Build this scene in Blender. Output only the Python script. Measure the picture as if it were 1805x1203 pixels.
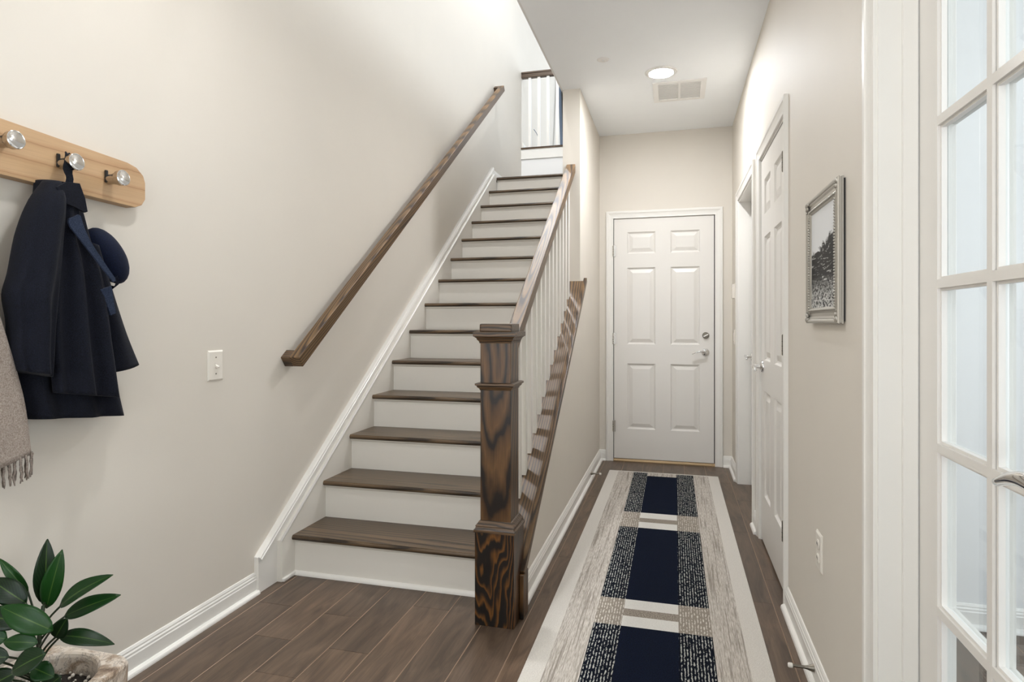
import bpy, bmesh, math, random
from mathutils import Vector, Matrix
random.seed(7)
S = bpy.context.scene
COL = S.collection
for o in list(bpy.data.objects):
    bpy.data.objects.remove(o)

# ------------------------------------------------------------------ camera
cd = bpy.data.cameras.new('camera')
cam = bpy.data.objects.new('camera', cd); COL.objects.link(cam)
cam.location = (0, 0, 1.1984)
cam.rotation_euler = (math.pi / 2, 0, 0.2606)
cd.sensor_width = 36.0
cd.lens = 36.0 * 1072.76 / 1805.0
cd.shift_y = -34.34 / 1805.0
cd.clip_start = 0.02
S.camera = cam

# ------------------------------------------------------------------ world, daylight, exposure
W = bpy.data.worlds.new('world'); S.world = W; W.use_nodes = True
W.node_tree.nodes['Background'].inputs[0].default_value = (0.80, 0.90, 1.0, 1)
W.node_tree.nodes['Background'].inputs[1].default_value = 1.2
vs = S.view_settings
vs.view_transform = 'Standard'; vs.look = 'None'; vs.gamma = 1.0
vs.use_curve_mapping = False
vs.exposure = 0.77


def area_light(name, loc, rot, sx, sy, power, color):
    l = bpy.data.lights.new(name, 'AREA'); l.shape = 'RECTANGLE'
    l.size = sx; l.size_y = sy; l.energy = power; l.color = color
    o = bpy.data.objects.new(name, l); COL.objects.link(o)
    o.location = loc; o.rotation_euler = rot
    return o


DAY = (0.90, 0.95, 1.0)
# added uplight behind the camera, then daylight by the windows of upper room, side room
area_light('ceiling_bounce_fill', (-0.65, -2.10, 0.85), (math.radians(166), 0, 0), 1.9, 1.4, 52, (0.97, 0.98, 1.0))  # added fill, aimed up so the foyer ceiling gives soft overhead light
area_light('daylight_upper_room', (2.55, 9.2, 4.75), (0, math.radians(90), 0), 1.9, 3.0, 72, (0.84, 0.92, 1.0))
area_light('daylight_side_room', (3.30, 0.6, 1.4), (0, math.radians(112), 0), 1.7, 2.2, 42, (0.86, 0.92, 1.0))
area_light('daylight_stairwell', (2.55, 3.2, 4.75), (0, math.radians(90), 0), 1.7, 2.6, 26, DAY)

# ------------------------------------------------------------------ helpers
WLOC = {}


def srgb(r, g, b):
    def c(v):
        v /= 255.0
        return v / 12.92 if v <= 0.04045 else ((v + 0.055) / 1.055) ** 2.4
    return (c(r), c(g), c(b), 1.0)


def tag(o, label=None, cat=None, group=None, kind=None):
    if label: o['label'] = label
    if cat: o['category'] = cat
    if group: o['group'] = group
    if kind: o['kind'] = kind
    return o


def link(o, parent, origin):
    COL.objects.link(o)
    WLOC[o] = Vector(origin)
    if parent is not None:
        o.parent = parent
        o.location = Vector(origin) - WLOC[parent]
    else:
        o.location = origin
    return o


def empty(name, loc, parent=None):
    o = bpy.data.objects.new(name, None)
    o.empty_display_size = 0.05
    return link(o, parent, loc)


def obj(name, verts, faces, mat, parent=None, origin=None, smooth=False, midx=None, bevel=0.0, bseg=2, keep=False):
    """verts in world space; the object's origin goes to the middle of its base"""
    vs_ = [Vector(v) for v in verts]
    if origin is None:
        lo = [min(v[i] for v in vs_) for i in range(3)]; hi = [max(v[i] for v in vs_) for i in range(3)]
        origin = ((lo[0] + hi[0]) / 2, (lo[1] + hi[1]) / 2, lo[2])
    org = Vector(origin)
    me = bpy.data.meshes.new(name)
    me.from_pydata([tuple(v - org) for v in vs_], [], faces)
    mats = mat if isinstance(mat, (list, tuple)) else [mat]
    for m in mats: me.materials.append(m)
    if midx:
        for p, i in zip(me.polygons, midx): p.material_index = i
    bm = bmesh.new(); bm.from_mesh(me)
    if not keep:
        bmesh.ops.recalc_face_normals(bm, faces=bm.faces)
    if bevel:
        bmesh.ops.bevel(bm, geom=list(bm.edges), offset=bevel, segments=bseg, profile=0.6, affect='EDGES', clamp_overlap=True)
    bm.to_mesh(me); bm.free()
    if smooth:
        for p in me.polygons: p.use_smooth = True
    o = bpy.data.objects.new(name, me)
    return link(o, parent, org)


def box_vf(x0, x1, y0, y1, z0, z1):
    v = [(x0, y0, z0), (x1, y0, z0), (x1, y1, z0), (x0, y1, z0), (x0, y0, z1), (x1, y0, z1), (x1, y1, z1), (x0, y1, z1)]
    f = [(0, 3, 2, 1), (4, 5, 6, 7), (0, 1, 5, 4), (1, 2, 6, 5), (2, 3, 7, 6), (3, 0, 4, 7)]
    return v, f


def box(name, x0, x1, y0, y1, z0, z1, mat, parent=None, bevel=0.0, bseg=2, origin=None):
    v, f = box_vf(x0, x1, y0, y1, z0, z1)
    return obj(name, v, f, mat, parent, bevel=bevel, bseg=bseg, origin=origin)


def boxes(name, lst, mat, parent=None):
    V, F = [], []
    for b in lst:
        v, f = box_vf(*b); n = len(V); V += v; F += [tuple(i + n for i in q) for q in f]
    return obj(name, V, F, mat, parent, keep=True)


def prism_vf(pts, ax, a, b):
    """polygon pts in the two other axes (order: x,y / x,z / y,z), extruded along ax from a to b"""
    def P(p, t):
        if ax == 'x': return (t, p[0], p[1])
        if ax == 'y': return (p[0], t, p[1])
        return (p[0], p[1], t)
    n = len(pts)
    v = [P(p, a) for p in pts] + [P(p, b) for p in pts]
    f = [tuple(range(n)), tuple(range(2 * n - 1, n - 1, -1))]
    f += [(i, (i + 1) % n, n + (i + 1) % n, n + i) for i in range(n)]
    return v, f


def prism(name, pts, ax, a, b, mat, parent=None, smooth=False, bevel=0.0, origin=None):
    v, f = prism_vf(pts, ax, a, b)
    return obj(name, v, f, mat, parent, bevel=bevel, origin=origin)


def join(lists):
    V, F = [], []
    for v, f in lists:
        n = len(V); V += list(v); F += [tuple(i + n for i in q) for q in f]
    return V, F


def sweep_vf(pts, prof, up=(0, 0, 1), cap=True, scales=None):
    """closed profile (a: sideways, b: up) swept along pts"""
    pts = [Vector(p) for p in pts]; up = Vector(up); n = len(prof); V, F = [], []
    for i, p in enumerate(pts):
        t = (pts[min(i + 1, len(pts) - 1)] - pts[max(i - 1, 0)]).normalized()
        s = t.cross(up).normalized(); u = s.cross(t).normalized()
        k = scales[i] if scales else (1, 1)
        if not isinstance(k, (tuple, list)): k = (k, k)
        for a, b in prof: V.append(tuple(p + s * a * k[0] + u * b * k[1]))
    for i in range(len(pts) - 1):
        for j in range(n):
            F.append((i * n + j, i * n + (j + 1) % n, (i + 1) * n + (j + 1) % n, (i + 1) * n + j))
    if cap:
        F.append(tuple(range(n - 1, -1, -1))); m = (len(pts) - 1) * n
        F.append(tuple(range(m, m + n)))
    return V, F


def circ(r, n=16, r2=None):
    r2 = r if r2 is None else r2
    return [(r * math.cos(2 * math.pi * i / n), r2 * math.sin(2 * math.pi * i / n)) for i in range(n)]


def lathe_vf(prof, center, axis=(0, 0, 1), n=28):
    """prof: (radius, height along axis)"""
    ax = Vector(axis).normalized(); c = Vector(center)
    a = ax.orthogonal().normalized(); b = ax.cross(a)
    V, F = [], []
    for r, h_ in prof:
        for k in range(n):
            t = 2 * math.pi * k / n
            V.append(tuple(c + ax * h_ + (a * math.cos(t) + b * math.sin(t)) * max(r, 1e-5)))
    for i in range(len(prof) - 1):
        for k in range(n):
            F.append((i * n + k, i * n + (k + 1) % n, (i + 1) * n + (k + 1) % n, (i + 1) * n + k))
    F.append(tuple(range(n - 1, -1, -1))); m = (len(prof) - 1) * n; F.append(tuple(range(m, m + n)))
    return V, F


def lathe(name, prof, center, axis, mat, parent=None, n=28, smooth=True):
    v, f = lathe_vf(prof, center, axis, n)
    o = obj(name, v, f, mat, parent, smooth=False)
    if smooth:
        for p in o.data.polygons:
            p.use_smooth = len(p.vertices) == 4
        try:
            o.data.set_sharp_from_angle(angle=math.radians(35))
        except Exception:
            pass
    return o


def cr(p, t):
    """catmull-rom through list of tuples at t in 0..1"""
    n = len(p) - 1; x = t * n; i = min(int(x), n - 1); u = x - i
    q = [p[max(i - 1, 0)], p[i], p[i + 1], p[min(i + 2, n)]]
    return tuple(0.5 * (2 * q[1][k] + (q[2][k] - q[0][k]) * u + (2 * q[0][k] - 5 * q[1][k] + 4 * q[2][k] - q[3][k]) * u * u
                        + (3 * q[1][k] - q[0][k] - 3 * q[2][k] + q[3][k]) * u ** 3) for k in range(len(p[0])))


def dup(o, parent, loc_world, name=None):
    c = o.copy(); COL.objects.link(c); WLOC[c] = Vector(loc_world)
    c.parent = parent
    c.location = Vector(loc_world) - (WLOC[parent] if parent is not None else Vector((0, 0, 0)))
    return c


# ------------------------------------------------------------------ materials
def newmat(name, color=(0.8, 0.8, 0.8, 1), rough=0.5, metal=0.0, spec=0.5):
    m = bpy.data.materials.new(name); m.use_nodes = True
    b = m.node_tree.nodes['Principled BSDF']
    b.inputs['Base Color'].default_value = color
    b.inputs['Roughness'].default_value = rough
    b.inputs['Metallic'].default_value = metal
    b.inputs['Specular IOR Level'].default_value = spec
    return m


class NT:
    def __init__(s, m):
        s.t = m.node_tree; s.b = s.t.nodes['Principled BSDF']

    def n(s, typ, **kw):
        q = s.t.nodes.new('ShaderNode' + typ)
        for k, v in kw.items(): setattr(q, k, v)
        return q

    def l(s, a, b): s.t.links.new(a, b)

    def coord(s, scale=(1, 1, 1), rot=(0, 0, 0), loc=(0, 0, 0), rnd=False, kind='Object'):
        tc = s.n('TexCoord'); mp = s.n('Mapping')
        mp.inputs['Scale'].default_value = scale; mp.inputs['Rotation'].default_value = rot; mp.inputs['Location'].default_value = loc
        src = tc.outputs[kind]
        if rnd:
            oi = s.n('ObjectInfo'); mu = s.n('Math', operation='MULTIPLY'); mu.inputs[1].default_value = 11.7
            s.l(oi.outputs['Random'], mu.inputs[0])
            ad = s.n('VectorMath', operation='ADD'); s.l(src, ad.inputs[0]); s.l(mu.outputs[0], ad.inputs[1]); src = ad.outputs[0]
        s.l(src, mp.inputs['Vector']); return mp.outputs[0]

    def noise(s, vec, scale=5, detail=4, rough=0.55, dist=0.0):
        q = s.n('TexNoise'); q.inputs['Scale'].default_value = scale; q.inputs['Detail'].default_value = detail
        q.inputs['Roughness'].default_value = rough; q.inputs['Distortion'].default_value = dist
        if vec is not None: s.l(vec, q.inputs['Vector'])
        return q.outputs['Fac']

    def ramp(s, fac, stops, interp='LINEAR'):
        q = s.n('ValToRGB'); e = q.color_ramp; e.interpolation = interp
        while len(e.elements) < len(stops): e.elements.new(0.5)
        for el, (p, c) in zip(e.elements, stops): el.position = p; el.color = c
        s.l(fac, q.inputs[0]); return q.outputs[0]

    def mix(s, fac, a, b, mode='MIX'):
        q = s.n('Mix', data_type='RGBA', blend_type=mode)
        for sock, v in ((q.inputs[0], fac), (q.inputs[6], a), (q.inputs[7], b)):
            if isinstance(v, (int, float)): sock.default_value = v
            elif isinstance(v, tuple): sock.default_value = v
            else: s.l(v, sock)
        return q.outputs[2]

    def math(s, op, a, b=0.0):
        q = s.n('Math', operation=op)
        for sock, v in ((q.inputs[0], a), (q.inputs[1], b)):
            if isinstance(v, (int, float)): sock.default_value = v
            else: s.l(v, sock)
        return q.outputs[0]

    def base(s, c): s.l(c, s.b.inputs['Base Color'])

    def bump(s, hgt, strength=0.2, dist=0.002):
        q = s.n('Bump'); q.inputs['Strength'].default_value = strength; q.inputs['Distance'].default_value = dist
        s.l(hgt, q.inputs['Height']); s.l(q.outputs[0], s.b.inputs['Normal'])


def paint(name, color, rough, bump=0.0, bscale=180):
    m = newmat(name, color, rough); k = NT(m)
    v = k.coord(kind='Object')
    n1 = k.noise(v, 3.0, 3)
    k.base(k.mix(n1, tuple(c * 0.97 for c in color[:3]) + (1,), tuple(min(1, c * 1.02) for c in color[:3]) + (1,)))
    if bump: k.bump(k.noise(v, bscale, 2), bump, 0.001)
    return m


M = {}
M['wall'] = paint('wall_paint', srgb(221, 214, 203), 0.62, 0.10)
M['wall_white'] = paint('white_wall_paint', srgb(232, 231, 229), 0.6, 0.08)
M['ceiling'] = paint('ceiling_paint', srgb(247, 249, 250), 0.8, 0.06)
M['trim'] = paint('trim_paint', srgb(235, 232, 226), 0.30)
M['door'] = paint('door_paint', srgb(230, 226, 220), 0.34)
M['riser'] = paint('riser_paint', srgb(228, 223, 214), 0.42)
M['plastic'] = newmat('white_plastic', srgb(232, 226, 216), 0.35)
M['chrome'] = newmat('brushed_nickel', srgb(196, 192, 186), 0.22, 1.0)
M['polished'] = newmat('polished_steel', srgb(228, 228, 228), 0.10, 1.0)
M['darkmetal'] = newmat('aged_nickel', srgb(120, 114, 104), 0.35, 1.0)
M['black'] = newmat('black_metal', srgb(22, 21, 20), 0.4)
M['slot'] = newmat('dark_slot', srgb(40, 38, 36), 0.6)
M['brass'] = newmat('threshold_brass', srgb(150, 126, 92), 0.5, 0.4)
M['rubber'] = newmat('white_rubber', srgb(228, 224, 216), 0.6)


def wood(name, cols, grain='z', ring=26.0, tilt=0.05, off=(0.05, 0.09), rough=0.35, warp=0.018, pores=0.35, rnd=True, stretch=1.0, lines=None, spec=0.5):
    """plain-sawn grain: rings about an axis along the grain, slightly tilted so that the face cuts them into arches"""
    m = newmat(name, cols[1], rough, spec=spec); k = NT(m)
    rot = {'z': (0, 0, 0), 'y': (math.radians(90), 0, 0), 'x': (0, math.radians(90), 0)}[grain]
    p0 = k.coord(rot=rot)                            # grain now along z
    if rnd:
        oi = k.n('ObjectInfo'); cx = k.n('CombineXYZ')
        for q_, (a_, b_) in enumerate(((0.05, -0.025), (0.03, -0.015), (0.6, -0.3))):
            k.l(k.math('ADD', k.math('MULTIPLY', k.math('FRACT', k.math('MULTIPLY', oi.outputs['Random'], 7.3 + 5.1 * q_)), a_), b_), cx.inputs[q_])
        av = k.n('VectorMath', operation='ADD'); k.l(p0, av.inputs[0]); k.l(cx.outputs[0], av.inputs[1]); p0 = av.outputs[0]
    mp = k.n('Mapping'); mp.inputs['Rotation'].default_value = (tilt, tilt * 0.12, 0); mp.inputs['Location'].default_value = (off[0], off[1], 0)
    k.l(p0, mp.inputs['Vector'])
    # stretched warp
    ms = k.n('Mapping'); ms.inputs['Scale'].default_value = (5, 5, 1.1 / stretch); k.l(mp.outputs[0], ms.inputs['Vector'])
    nz = k.n('TexNoise'); nz.inputs['Scale'].default_value = 1.6; nz.inputs['Detail'].default_value = 3; nz.inputs['Roughness'].default_value = 0.55
    k.l(ms.outputs[0], nz.inputs['Vector'])
    sub = k.n('VectorMath', operation='SUBTRACT'); k.l(nz.outputs['Color'], sub.inputs[0]); sub.inputs[1].default_value = (0.5, 0.5, 0.5)
    sc = k.n('VectorMath', operation='MULTIPLY'); k.l(sub.outputs[0], sc.inputs[0]); sc.inputs[1].default_value = (warp * 4, warp * 4, 0)
    ad = k.n('VectorMath', operation='ADD'); k.l(mp.outputs[0], ad.inputs[0]); k.l(sc.outputs[0], ad.inputs[1])
    wv = k.n('TexWave', wave_type='RINGS', rings_direction='Z', wave_profile='SAW')
    wv.inputs['Scale'].default_value = ring; wv.inputs['Distortion'].default_value = 0.35; wv.inputs['Detail'].default_value = 2
    wv.inputs['Detail Scale'].default_value = 3.0
    k.l(ad.outputs[0], wv.inputs['Vector'])
    st = lines or [(0.0, cols[0]), (0.16, cols[0]), (0.34, cols[1]), (0.75, cols[2]), (0.93, cols[1]), (1.0, cols[0])]
    c = k.ramp(wv.outputs['Fac'], st)
    # pores
    mq = k.n('Mapping'); mq.inputs['Scale'].default_value = (420, 420, 9 / stretch); k.l(p0, mq.inputs['Vector'])
    pz = k.noise(mq.outputs[0], 1.0, 2, 0.6)
    pr = k.ramp(pz, [(0.36, (0.35, 0.32, 0.3, 1)), (0.52, (1, 1, 1, 1))])
    c = k.mix(pores, c, pr, 'MULTIPLY')
    # slow tone change
    mt = k.n('Mapping'); mt.inputs['Scale'].default_value = (6, 6, 0.9); k.l(p0, mt.inputs['Vector'])
    tz = k.noise(mt.outputs[0], 1.0, 2)
    c = k.mix(0.35, c, k.ramp(tz, [(0.3, (0.62, 0.6, 0.58, 1)), (0.7, (1.12, 1.1, 1.08, 1))]), 'MULTIPLY')
    k.base(c); k.bump(pz, 0.18, 0.0006)
    return m


M['newel'] = wood('dark_oak_newel', [srgb(24, 14, 7), srgb(74, 50, 26), srgb(112, 80, 44)], 'z', ring=9, tilt=0.17, off=(0.0, 0.205), warp=0.020, rough=0.34, pores=0.45,
                  lines=[(0.0, srgb(20, 12, 6)), (0.13, srgb(24, 14, 7)), (0.24, srgb(74, 49, 25)), (0.62, srgb(108, 77, 44)), (0.84, srgb(78, 53, 28)), (1.0, srgb(22, 13, 6))])
M['newel_base'] = wood('black_grained_oak', [srgb(14, 9, 5), srgb(44, 27, 12), srgb(104, 66, 24)], 'z', ring=24, tilt=0.16, off=(0.01, 0.165), warp=0.030, rough=0.34, pores=0.5,
                       lines=[(0.0, srgb(12, 8, 5)), (0.42, srgb(16, 10, 6)), (0.58, srgb(62, 38, 15)), (0.82, srgb(112, 72, 28)), (1.0, srgb(20, 12, 6))])
M['oak_x'] = wood('stained_oak_across', [srgb(42, 29, 17), srgb(84, 63, 42), srgb(106, 81, 56)], 'x', ring=22, tilt=0.03, rough=0.36)
M['oak_y'] = wood('stained_oak_rail', [srgb(48, 33, 18), srgb(96, 72, 44), srgb(124, 95, 61)], 'y', ring=26, tilt=0.055, off=(0.0, 0.05), rough=0.40, warp=0.007, stretch=1.6)
M['oak_z'] = wood('stained_oak_upright', [srgb(40, 26, 14), srgb(86, 62, 38), srgb(112, 84, 54)], 'z', ring=22, tilt=0.06, rough=0.34)
M['tread'] = wood('stained_oak_tread', [srgb(44, 33, 22), srgb(82, 65, 47), srgb(104, 84, 62)], 'x', ring=19, tilt=0.028, off=(0.03, 0.06), rough=0.33, warp=0.012, stretch=1.7, pores=0.5)
M['pine'] = wood('pale_oak_board', [srgb(176, 138, 98), srgb(196, 160, 120), srgb(203, 168, 129)], 'y', ring=7, tilt=0.03, off=(0.03, 0.16), rough=0.5, warp=0.016, stretch=1.5, pores=0.10, lines=[(0.0, srgb(164, 124, 86)), (0.03, srgb(190, 153, 113)), (0.25, srgb(199, 164, 124)), (0.8, srgb(203, 168, 129)), (0.97, srgb(190, 152, 112)), (1.0, srgb(164, 124, 86))])


def plank_mat():
    m = newmat('floor_plank', srgb(96, 80, 68), 0.36); k = NT(m)
    v = k.coord(rnd=True)
    ms = k.n('Mapping'); ms.inputs['Scale'].default_value = (9, 1.3, 9); k.l(v, ms.inputs['Vector'])
    a = k.noise(ms.outputs[0], 2.2, 5, 0.6, 1.2)
    c = k.ramp(a, [(0.28, srgb(68, 54, 43)), (0.48, srgb(90, 74, 60)), (0.68, srgb(110, 91, 75))])
    mf = k.n('Mapping'); mf.inputs['Scale'].default_value = (260, 7, 30); k.l(v, mf.inputs['Vector'])
    b = k.noise(mf.outputs[0], 1.0, 3, 0.6)
    c = k.mix(0.45, c, k.ramp(b, [(0.35, (0.62, 0.6, 0.58, 1)), (0.6, (1.06, 1.05, 1.04, 1))]), 'MULTIPLY')
    oi = k.n('ObjectInfo')
    c = k.mix(1.0, c, k.ramp(oi.outputs['Random'], [(0.0, (0.82, 0.82, 0.83, 1)), (0.5, (1.0, 0.98, 0.96, 1)), (1.0, (1.14, 1.10, 1.06, 1))]), 'MULTIPLY')
    # sparse knots
    vo = k.n('TexVoronoi'); vo.inputs['Scale'].default_value = 1.0
    mk = k.n('Mapping'); mk.inputs['Scale'].default_value = (5, 1.9, 1); k.l(v, mk.inputs['Vector']); k.l(mk.outputs[0], vo.inputs['Vector'])
    c = k.mix(0.8, c, k.ramp(vo.outputs['Distance'], [(0.03, (0.45, 0.42, 0.4, 1)), (0.10, (1, 1, 1, 1))]), 'MULTIPLY')
    k.base(c)
    k.bump(b, 0.12, 0.0005)
    return m


M['plank'] = plank_mat()
M['plank_edge'] = newmat('worn_plank_edge', srgb(160, 135, 113), 0.5)


def fabric(name, c1, c2, scale=500, rough=0.9, bump=0.5):
    m = newmat(name, c1, rough, spec=0.2); k = NT(m); v = k.coord()
    n1 = k.noise(v, scale, 3, 0.7); n2 = k.noise(v, 14, 3)
    c = k.mix(k.ramp(n1, [(0.35, (0, 0, 0, 1)), (0.65, (1, 1, 1, 1))]), c1, c2)
    c = k.mix(0.25, c, k.ramp(n2, [(0.3, (0.7, 0.7, 0.7, 1)), (0.7, (1.1, 1.1, 1.1, 1))]), 'MULTIPLY')
    k.base(c); k.bump(n1, bump, 0.001)
    k.b.inputs['Sheen Weight'].default_value = 0.03
    return m


M['coat'] = fabric('navy_wool', srgb(4, 5, 10), srgb(24, 27, 40), 420)
M['coat_lapel'] = fabric('navy_wool_lapel', srgb(22, 30, 46), srgb(48, 58, 80), 420)
M['hat'] = fabric('navy_felt', srgb(6, 13, 32), srgb(14, 25, 52), 300, 0.8, 0.2)
M['scarf'] = fabric('oat_wool', srgb(140, 126, 116), srgb(184, 172, 162), 260, 0.95, 0.9)
M['fringe'] = fabric('oat_wool_fringe', srgb(112, 100, 92), srgb(160, 148, 138), 260)


def leaf_mat():
    m = newmat('leaf_green', srgb(22, 66, 20), 0.30, spec=0.28); k = NT(m)
    tc = k.n('TexCoord'); sep = k.n('SeparateXYZ'); k.l(tc.outputs['UV'], sep.inputs[0])
    u = k.math('ABSOLUTE', k.math('SUBTRACT', sep.outputs[0], 0.5))
    rib = k.ramp(u, [(0.0, (1, 1, 1, 1)), (0.035, (0, 0, 0, 1))])
    veins = k.n('TexWave', wave_type='BANDS', bands_direction='Y'); veins.inputs['Scale'].default_value = 3.2
    veins.inputs['Distortion'].default_value = 0.4
    mp = k.n('Combine' + 'XYZ'); k.l(k.math('SUBTRACT', sep.outputs[1], k.math('MULTIPLY', u, 0.8)), mp.inputs[1]); k.l(mp.outputs[0], veins.inputs['Vector'])
    oi = k.n('ObjectInfo')
    base = k.ramp(oi.outputs['Random'], [(0.0, srgb(8, 26, 9)), (0.5, srgb(14, 50, 14)), (1.0, srgb(26, 74, 18))])
    c = k.mix(k.math('MULTIPLY', veins.outputs['Fac'], 0.22), base, srgb(30, 68, 26))
    c = k.mix(k.math('MULTIPLY', rib, 0.7), c, srgb(84, 112, 48))
    k.base(c); k.b.inputs['Roughness'].default_value = 0.32
    return m


M['leaf'] = leaf_mat()
M['stem'] = newmat('dark_stem', srgb(34, 48, 24), 0.5)


def marble():
    m = newmat('brown_veined_marble', srgb(200, 188, 172), 0.35); k = NT(m); v = k.coord()
    a = k.noise(v, 9, 6, 0.62, 1.6)
    c = k.ramp(a, [(0.30, srgb(96, 74, 58)), (0.42, srgb(168, 148, 128)), (0.52, srgb(214, 203, 190)), (0.66, srgb(196, 180, 162)), (0.74, srgb(132, 104, 82))])
    mp = k.coord(scale=(1, 1, 0.6), rot=(0.4, 0.6, 0.2))
    b = k.noise(mp, 16, 8, 0.7, 2.5)
    c = k.mix(k.ramp(b, [(0.48, (0, 0, 0, 1)), (0.5, (0.8, 0.8, 0.8, 1)), (0.52, (0, 0, 0, 1))]), c, srgb(58, 48, 42))
    k.base(c); k.bump(a, 0.2, 0.002)
    return m


M['marble'] = marble()
M['soil'] = fabric('dark_soil', srgb(18, 15, 12), srgb(40, 33, 27), 160, 0.95, 1.0)
M['pebble'] = newmat('perlite', srgb(198, 190, 178), 0.8)


def glass_mat():
    m = bpy.data.materials.new('window_glass'); m.use_nodes = True; t = m.node_tree
    for n in list(t.nodes): t.nodes.remove(n)
    out = t.nodes.new('ShaderNodeOutputMaterial'); mx = t.nodes.new('ShaderNodeMixShader')
    tr = t.nodes.new('ShaderNodeBsdfTransparent'); gl = t.nodes.new('ShaderNodeBsdfGlossy'); lw = t.nodes.new('ShaderNodeLayerWeight')
    pw = t.nodes.new('ShaderNodeMath'); pw.operation = 'POWER'; pw.inputs[1].default_value = 4.0; lw.inputs[0].default_value = 0.5
    fr = t.nodes.new('ShaderNodeMath'); fr.operation = 'MULTIPLY_ADD'; fr.inputs[1].default_value = 0.45; fr.inputs[2].default_value = 0.025
    t.links.new(lw.outputs['Facing'], pw.inputs[0]); t.links.new(pw.outputs[0], fr.inputs[0])
    tr.inputs[0].default_value = (0.95, 0.97, 0.97, 1); gl.inputs['Roughness'].default_value = 0.01
    t.links.new(fr.outputs[0], mx.inputs[0]); t.links.new(tr.outputs[0], mx.inputs[1]); t.links.new(gl.outputs[0], mx.inputs[2])
    t.links.new(mx.outputs[0], out.inputs[0])
    return m


M['glass'] = glass_mat()


def emit(name, color, strength):
    m = newmat(name, color, 0.5); b = m.node_tree.nodes['Principled BSDF']
    b.inputs['Emission Color'].default_value = color; b.inputs['Emission Strength'].default_value = strength
    return m


M['lamp'] = emit('lamp_diffuser', (0.95, 0.97, 1.0, 1), 262.0)
M['lamp_foyer'] = emit('lamp_diffuser_foyer', (0.97, 0.985, 1.0, 1), 108.0)
M['lamp_stair'] = emit('lamp_diffuser_stairwell', (0.96, 0.98, 1.0, 1), 850.0)
M['lamp_ring'] = newmat('lamp_trim_white', srgb(236, 234, 230), 0.4)


# rug yarns
def yarn(name, c1, c2, sx, sy, lo=0.42, hi=0.58, bump=0.8, c3=None):
    m = newmat(name, c1, 0.95, spec=0.1); k = NT(m)
    v = k.coord(scale=(sx, sy, 1)); a = k.noise(v, 1.0, 2, 0.65)
    c = k.mix(k.ramp(a, [(lo, (0, 0, 0, 1)), (hi, (1, 1, 1, 1))]), c1, c2)
    if c3:
        v2 = k.coord(scale=(sx * 0.45, sy * 0.10, 1), loc=(3, 5, 0)); b = k.noise(v2, 1.0, 2)
        c = k.mix(k.ramp(b, [(0.52, (0, 0, 0, 1)), (0.62, (0.75, 0.75, 0.75, 1))]), c, c3)
    f = k.noise(k.coord(scale=(420, 420, 420)), 1.0, 2)
    k.base(k.mix(0.3, c, k.ramp(f, [(0.3, (0.6, 0.6, 0.6, 1)), (0.7, (1.1, 1.1, 1.1, 1))]), 'MULTIPLY'))
    k.bump(f, bump, 0.003)
    return m


def speckle(name, dark, light, lines=62.0):
    """vertical yarn rows broken into dashes"""
    m = newmat(name, dark, 0.95, spec=0.1); k = NT(m)
    tc = k.n('TexCoord'); sep = k.n('SeparateXYZ'); k.l(tc.outputs['Object'], sep.inputs[0])
    row = k.math('SINE', k.math('MULTIPLY', sep.outputs[0], 2 * math.pi * lines))
    v = k.coord(scale=(lines * 1.6, 48, 1)); a = k.noise(v, 1.0, 2, 0.6)
    s_ = k.math('ADD', k.math('MULTIPLY', row, 0.13), a)
    c = k.mix(k.ramp(s_, [(0.575, (0, 0, 0, 1)), (0.64, (1, 1, 1, 1))]), dark, light)
    k.base(c); k.bump(s_, 0.8, 0.003)
    return m


M['rug_cream'] = yarn('rug_cream', srgb(208, 202, 193), srgb(222, 217, 209), 300, 300)
M['rug_white'] = yarn('rug_white', srgb(214, 210, 203), srgb(228, 225, 219), 300, 300)
M['rug_grey'] = yarn('rug_grey_stripe', srgb(166, 157, 146), srgb(212, 205, 196), 330, 22, 0.34, 0.62, c3=srgb(140, 130, 120))
M['rug_navy'] = yarn('rug_navy', srgb(6, 11, 24), srgb(15, 25, 46), 260, 260)
M['rug_taupe'] = yarn('rug_taupe', srgb(120, 110, 100), srgb(174, 164, 152), 220, 220)
M['rug_speck'] = speckle('rug_navy_speckle', srgb(9, 14, 26), srgb(176, 176, 170), 92)
M['rug_tspeck'] = speckle('rug_taupe_speckle', srgb(142, 133, 122), srgb(204, 197, 187), 92)


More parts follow.
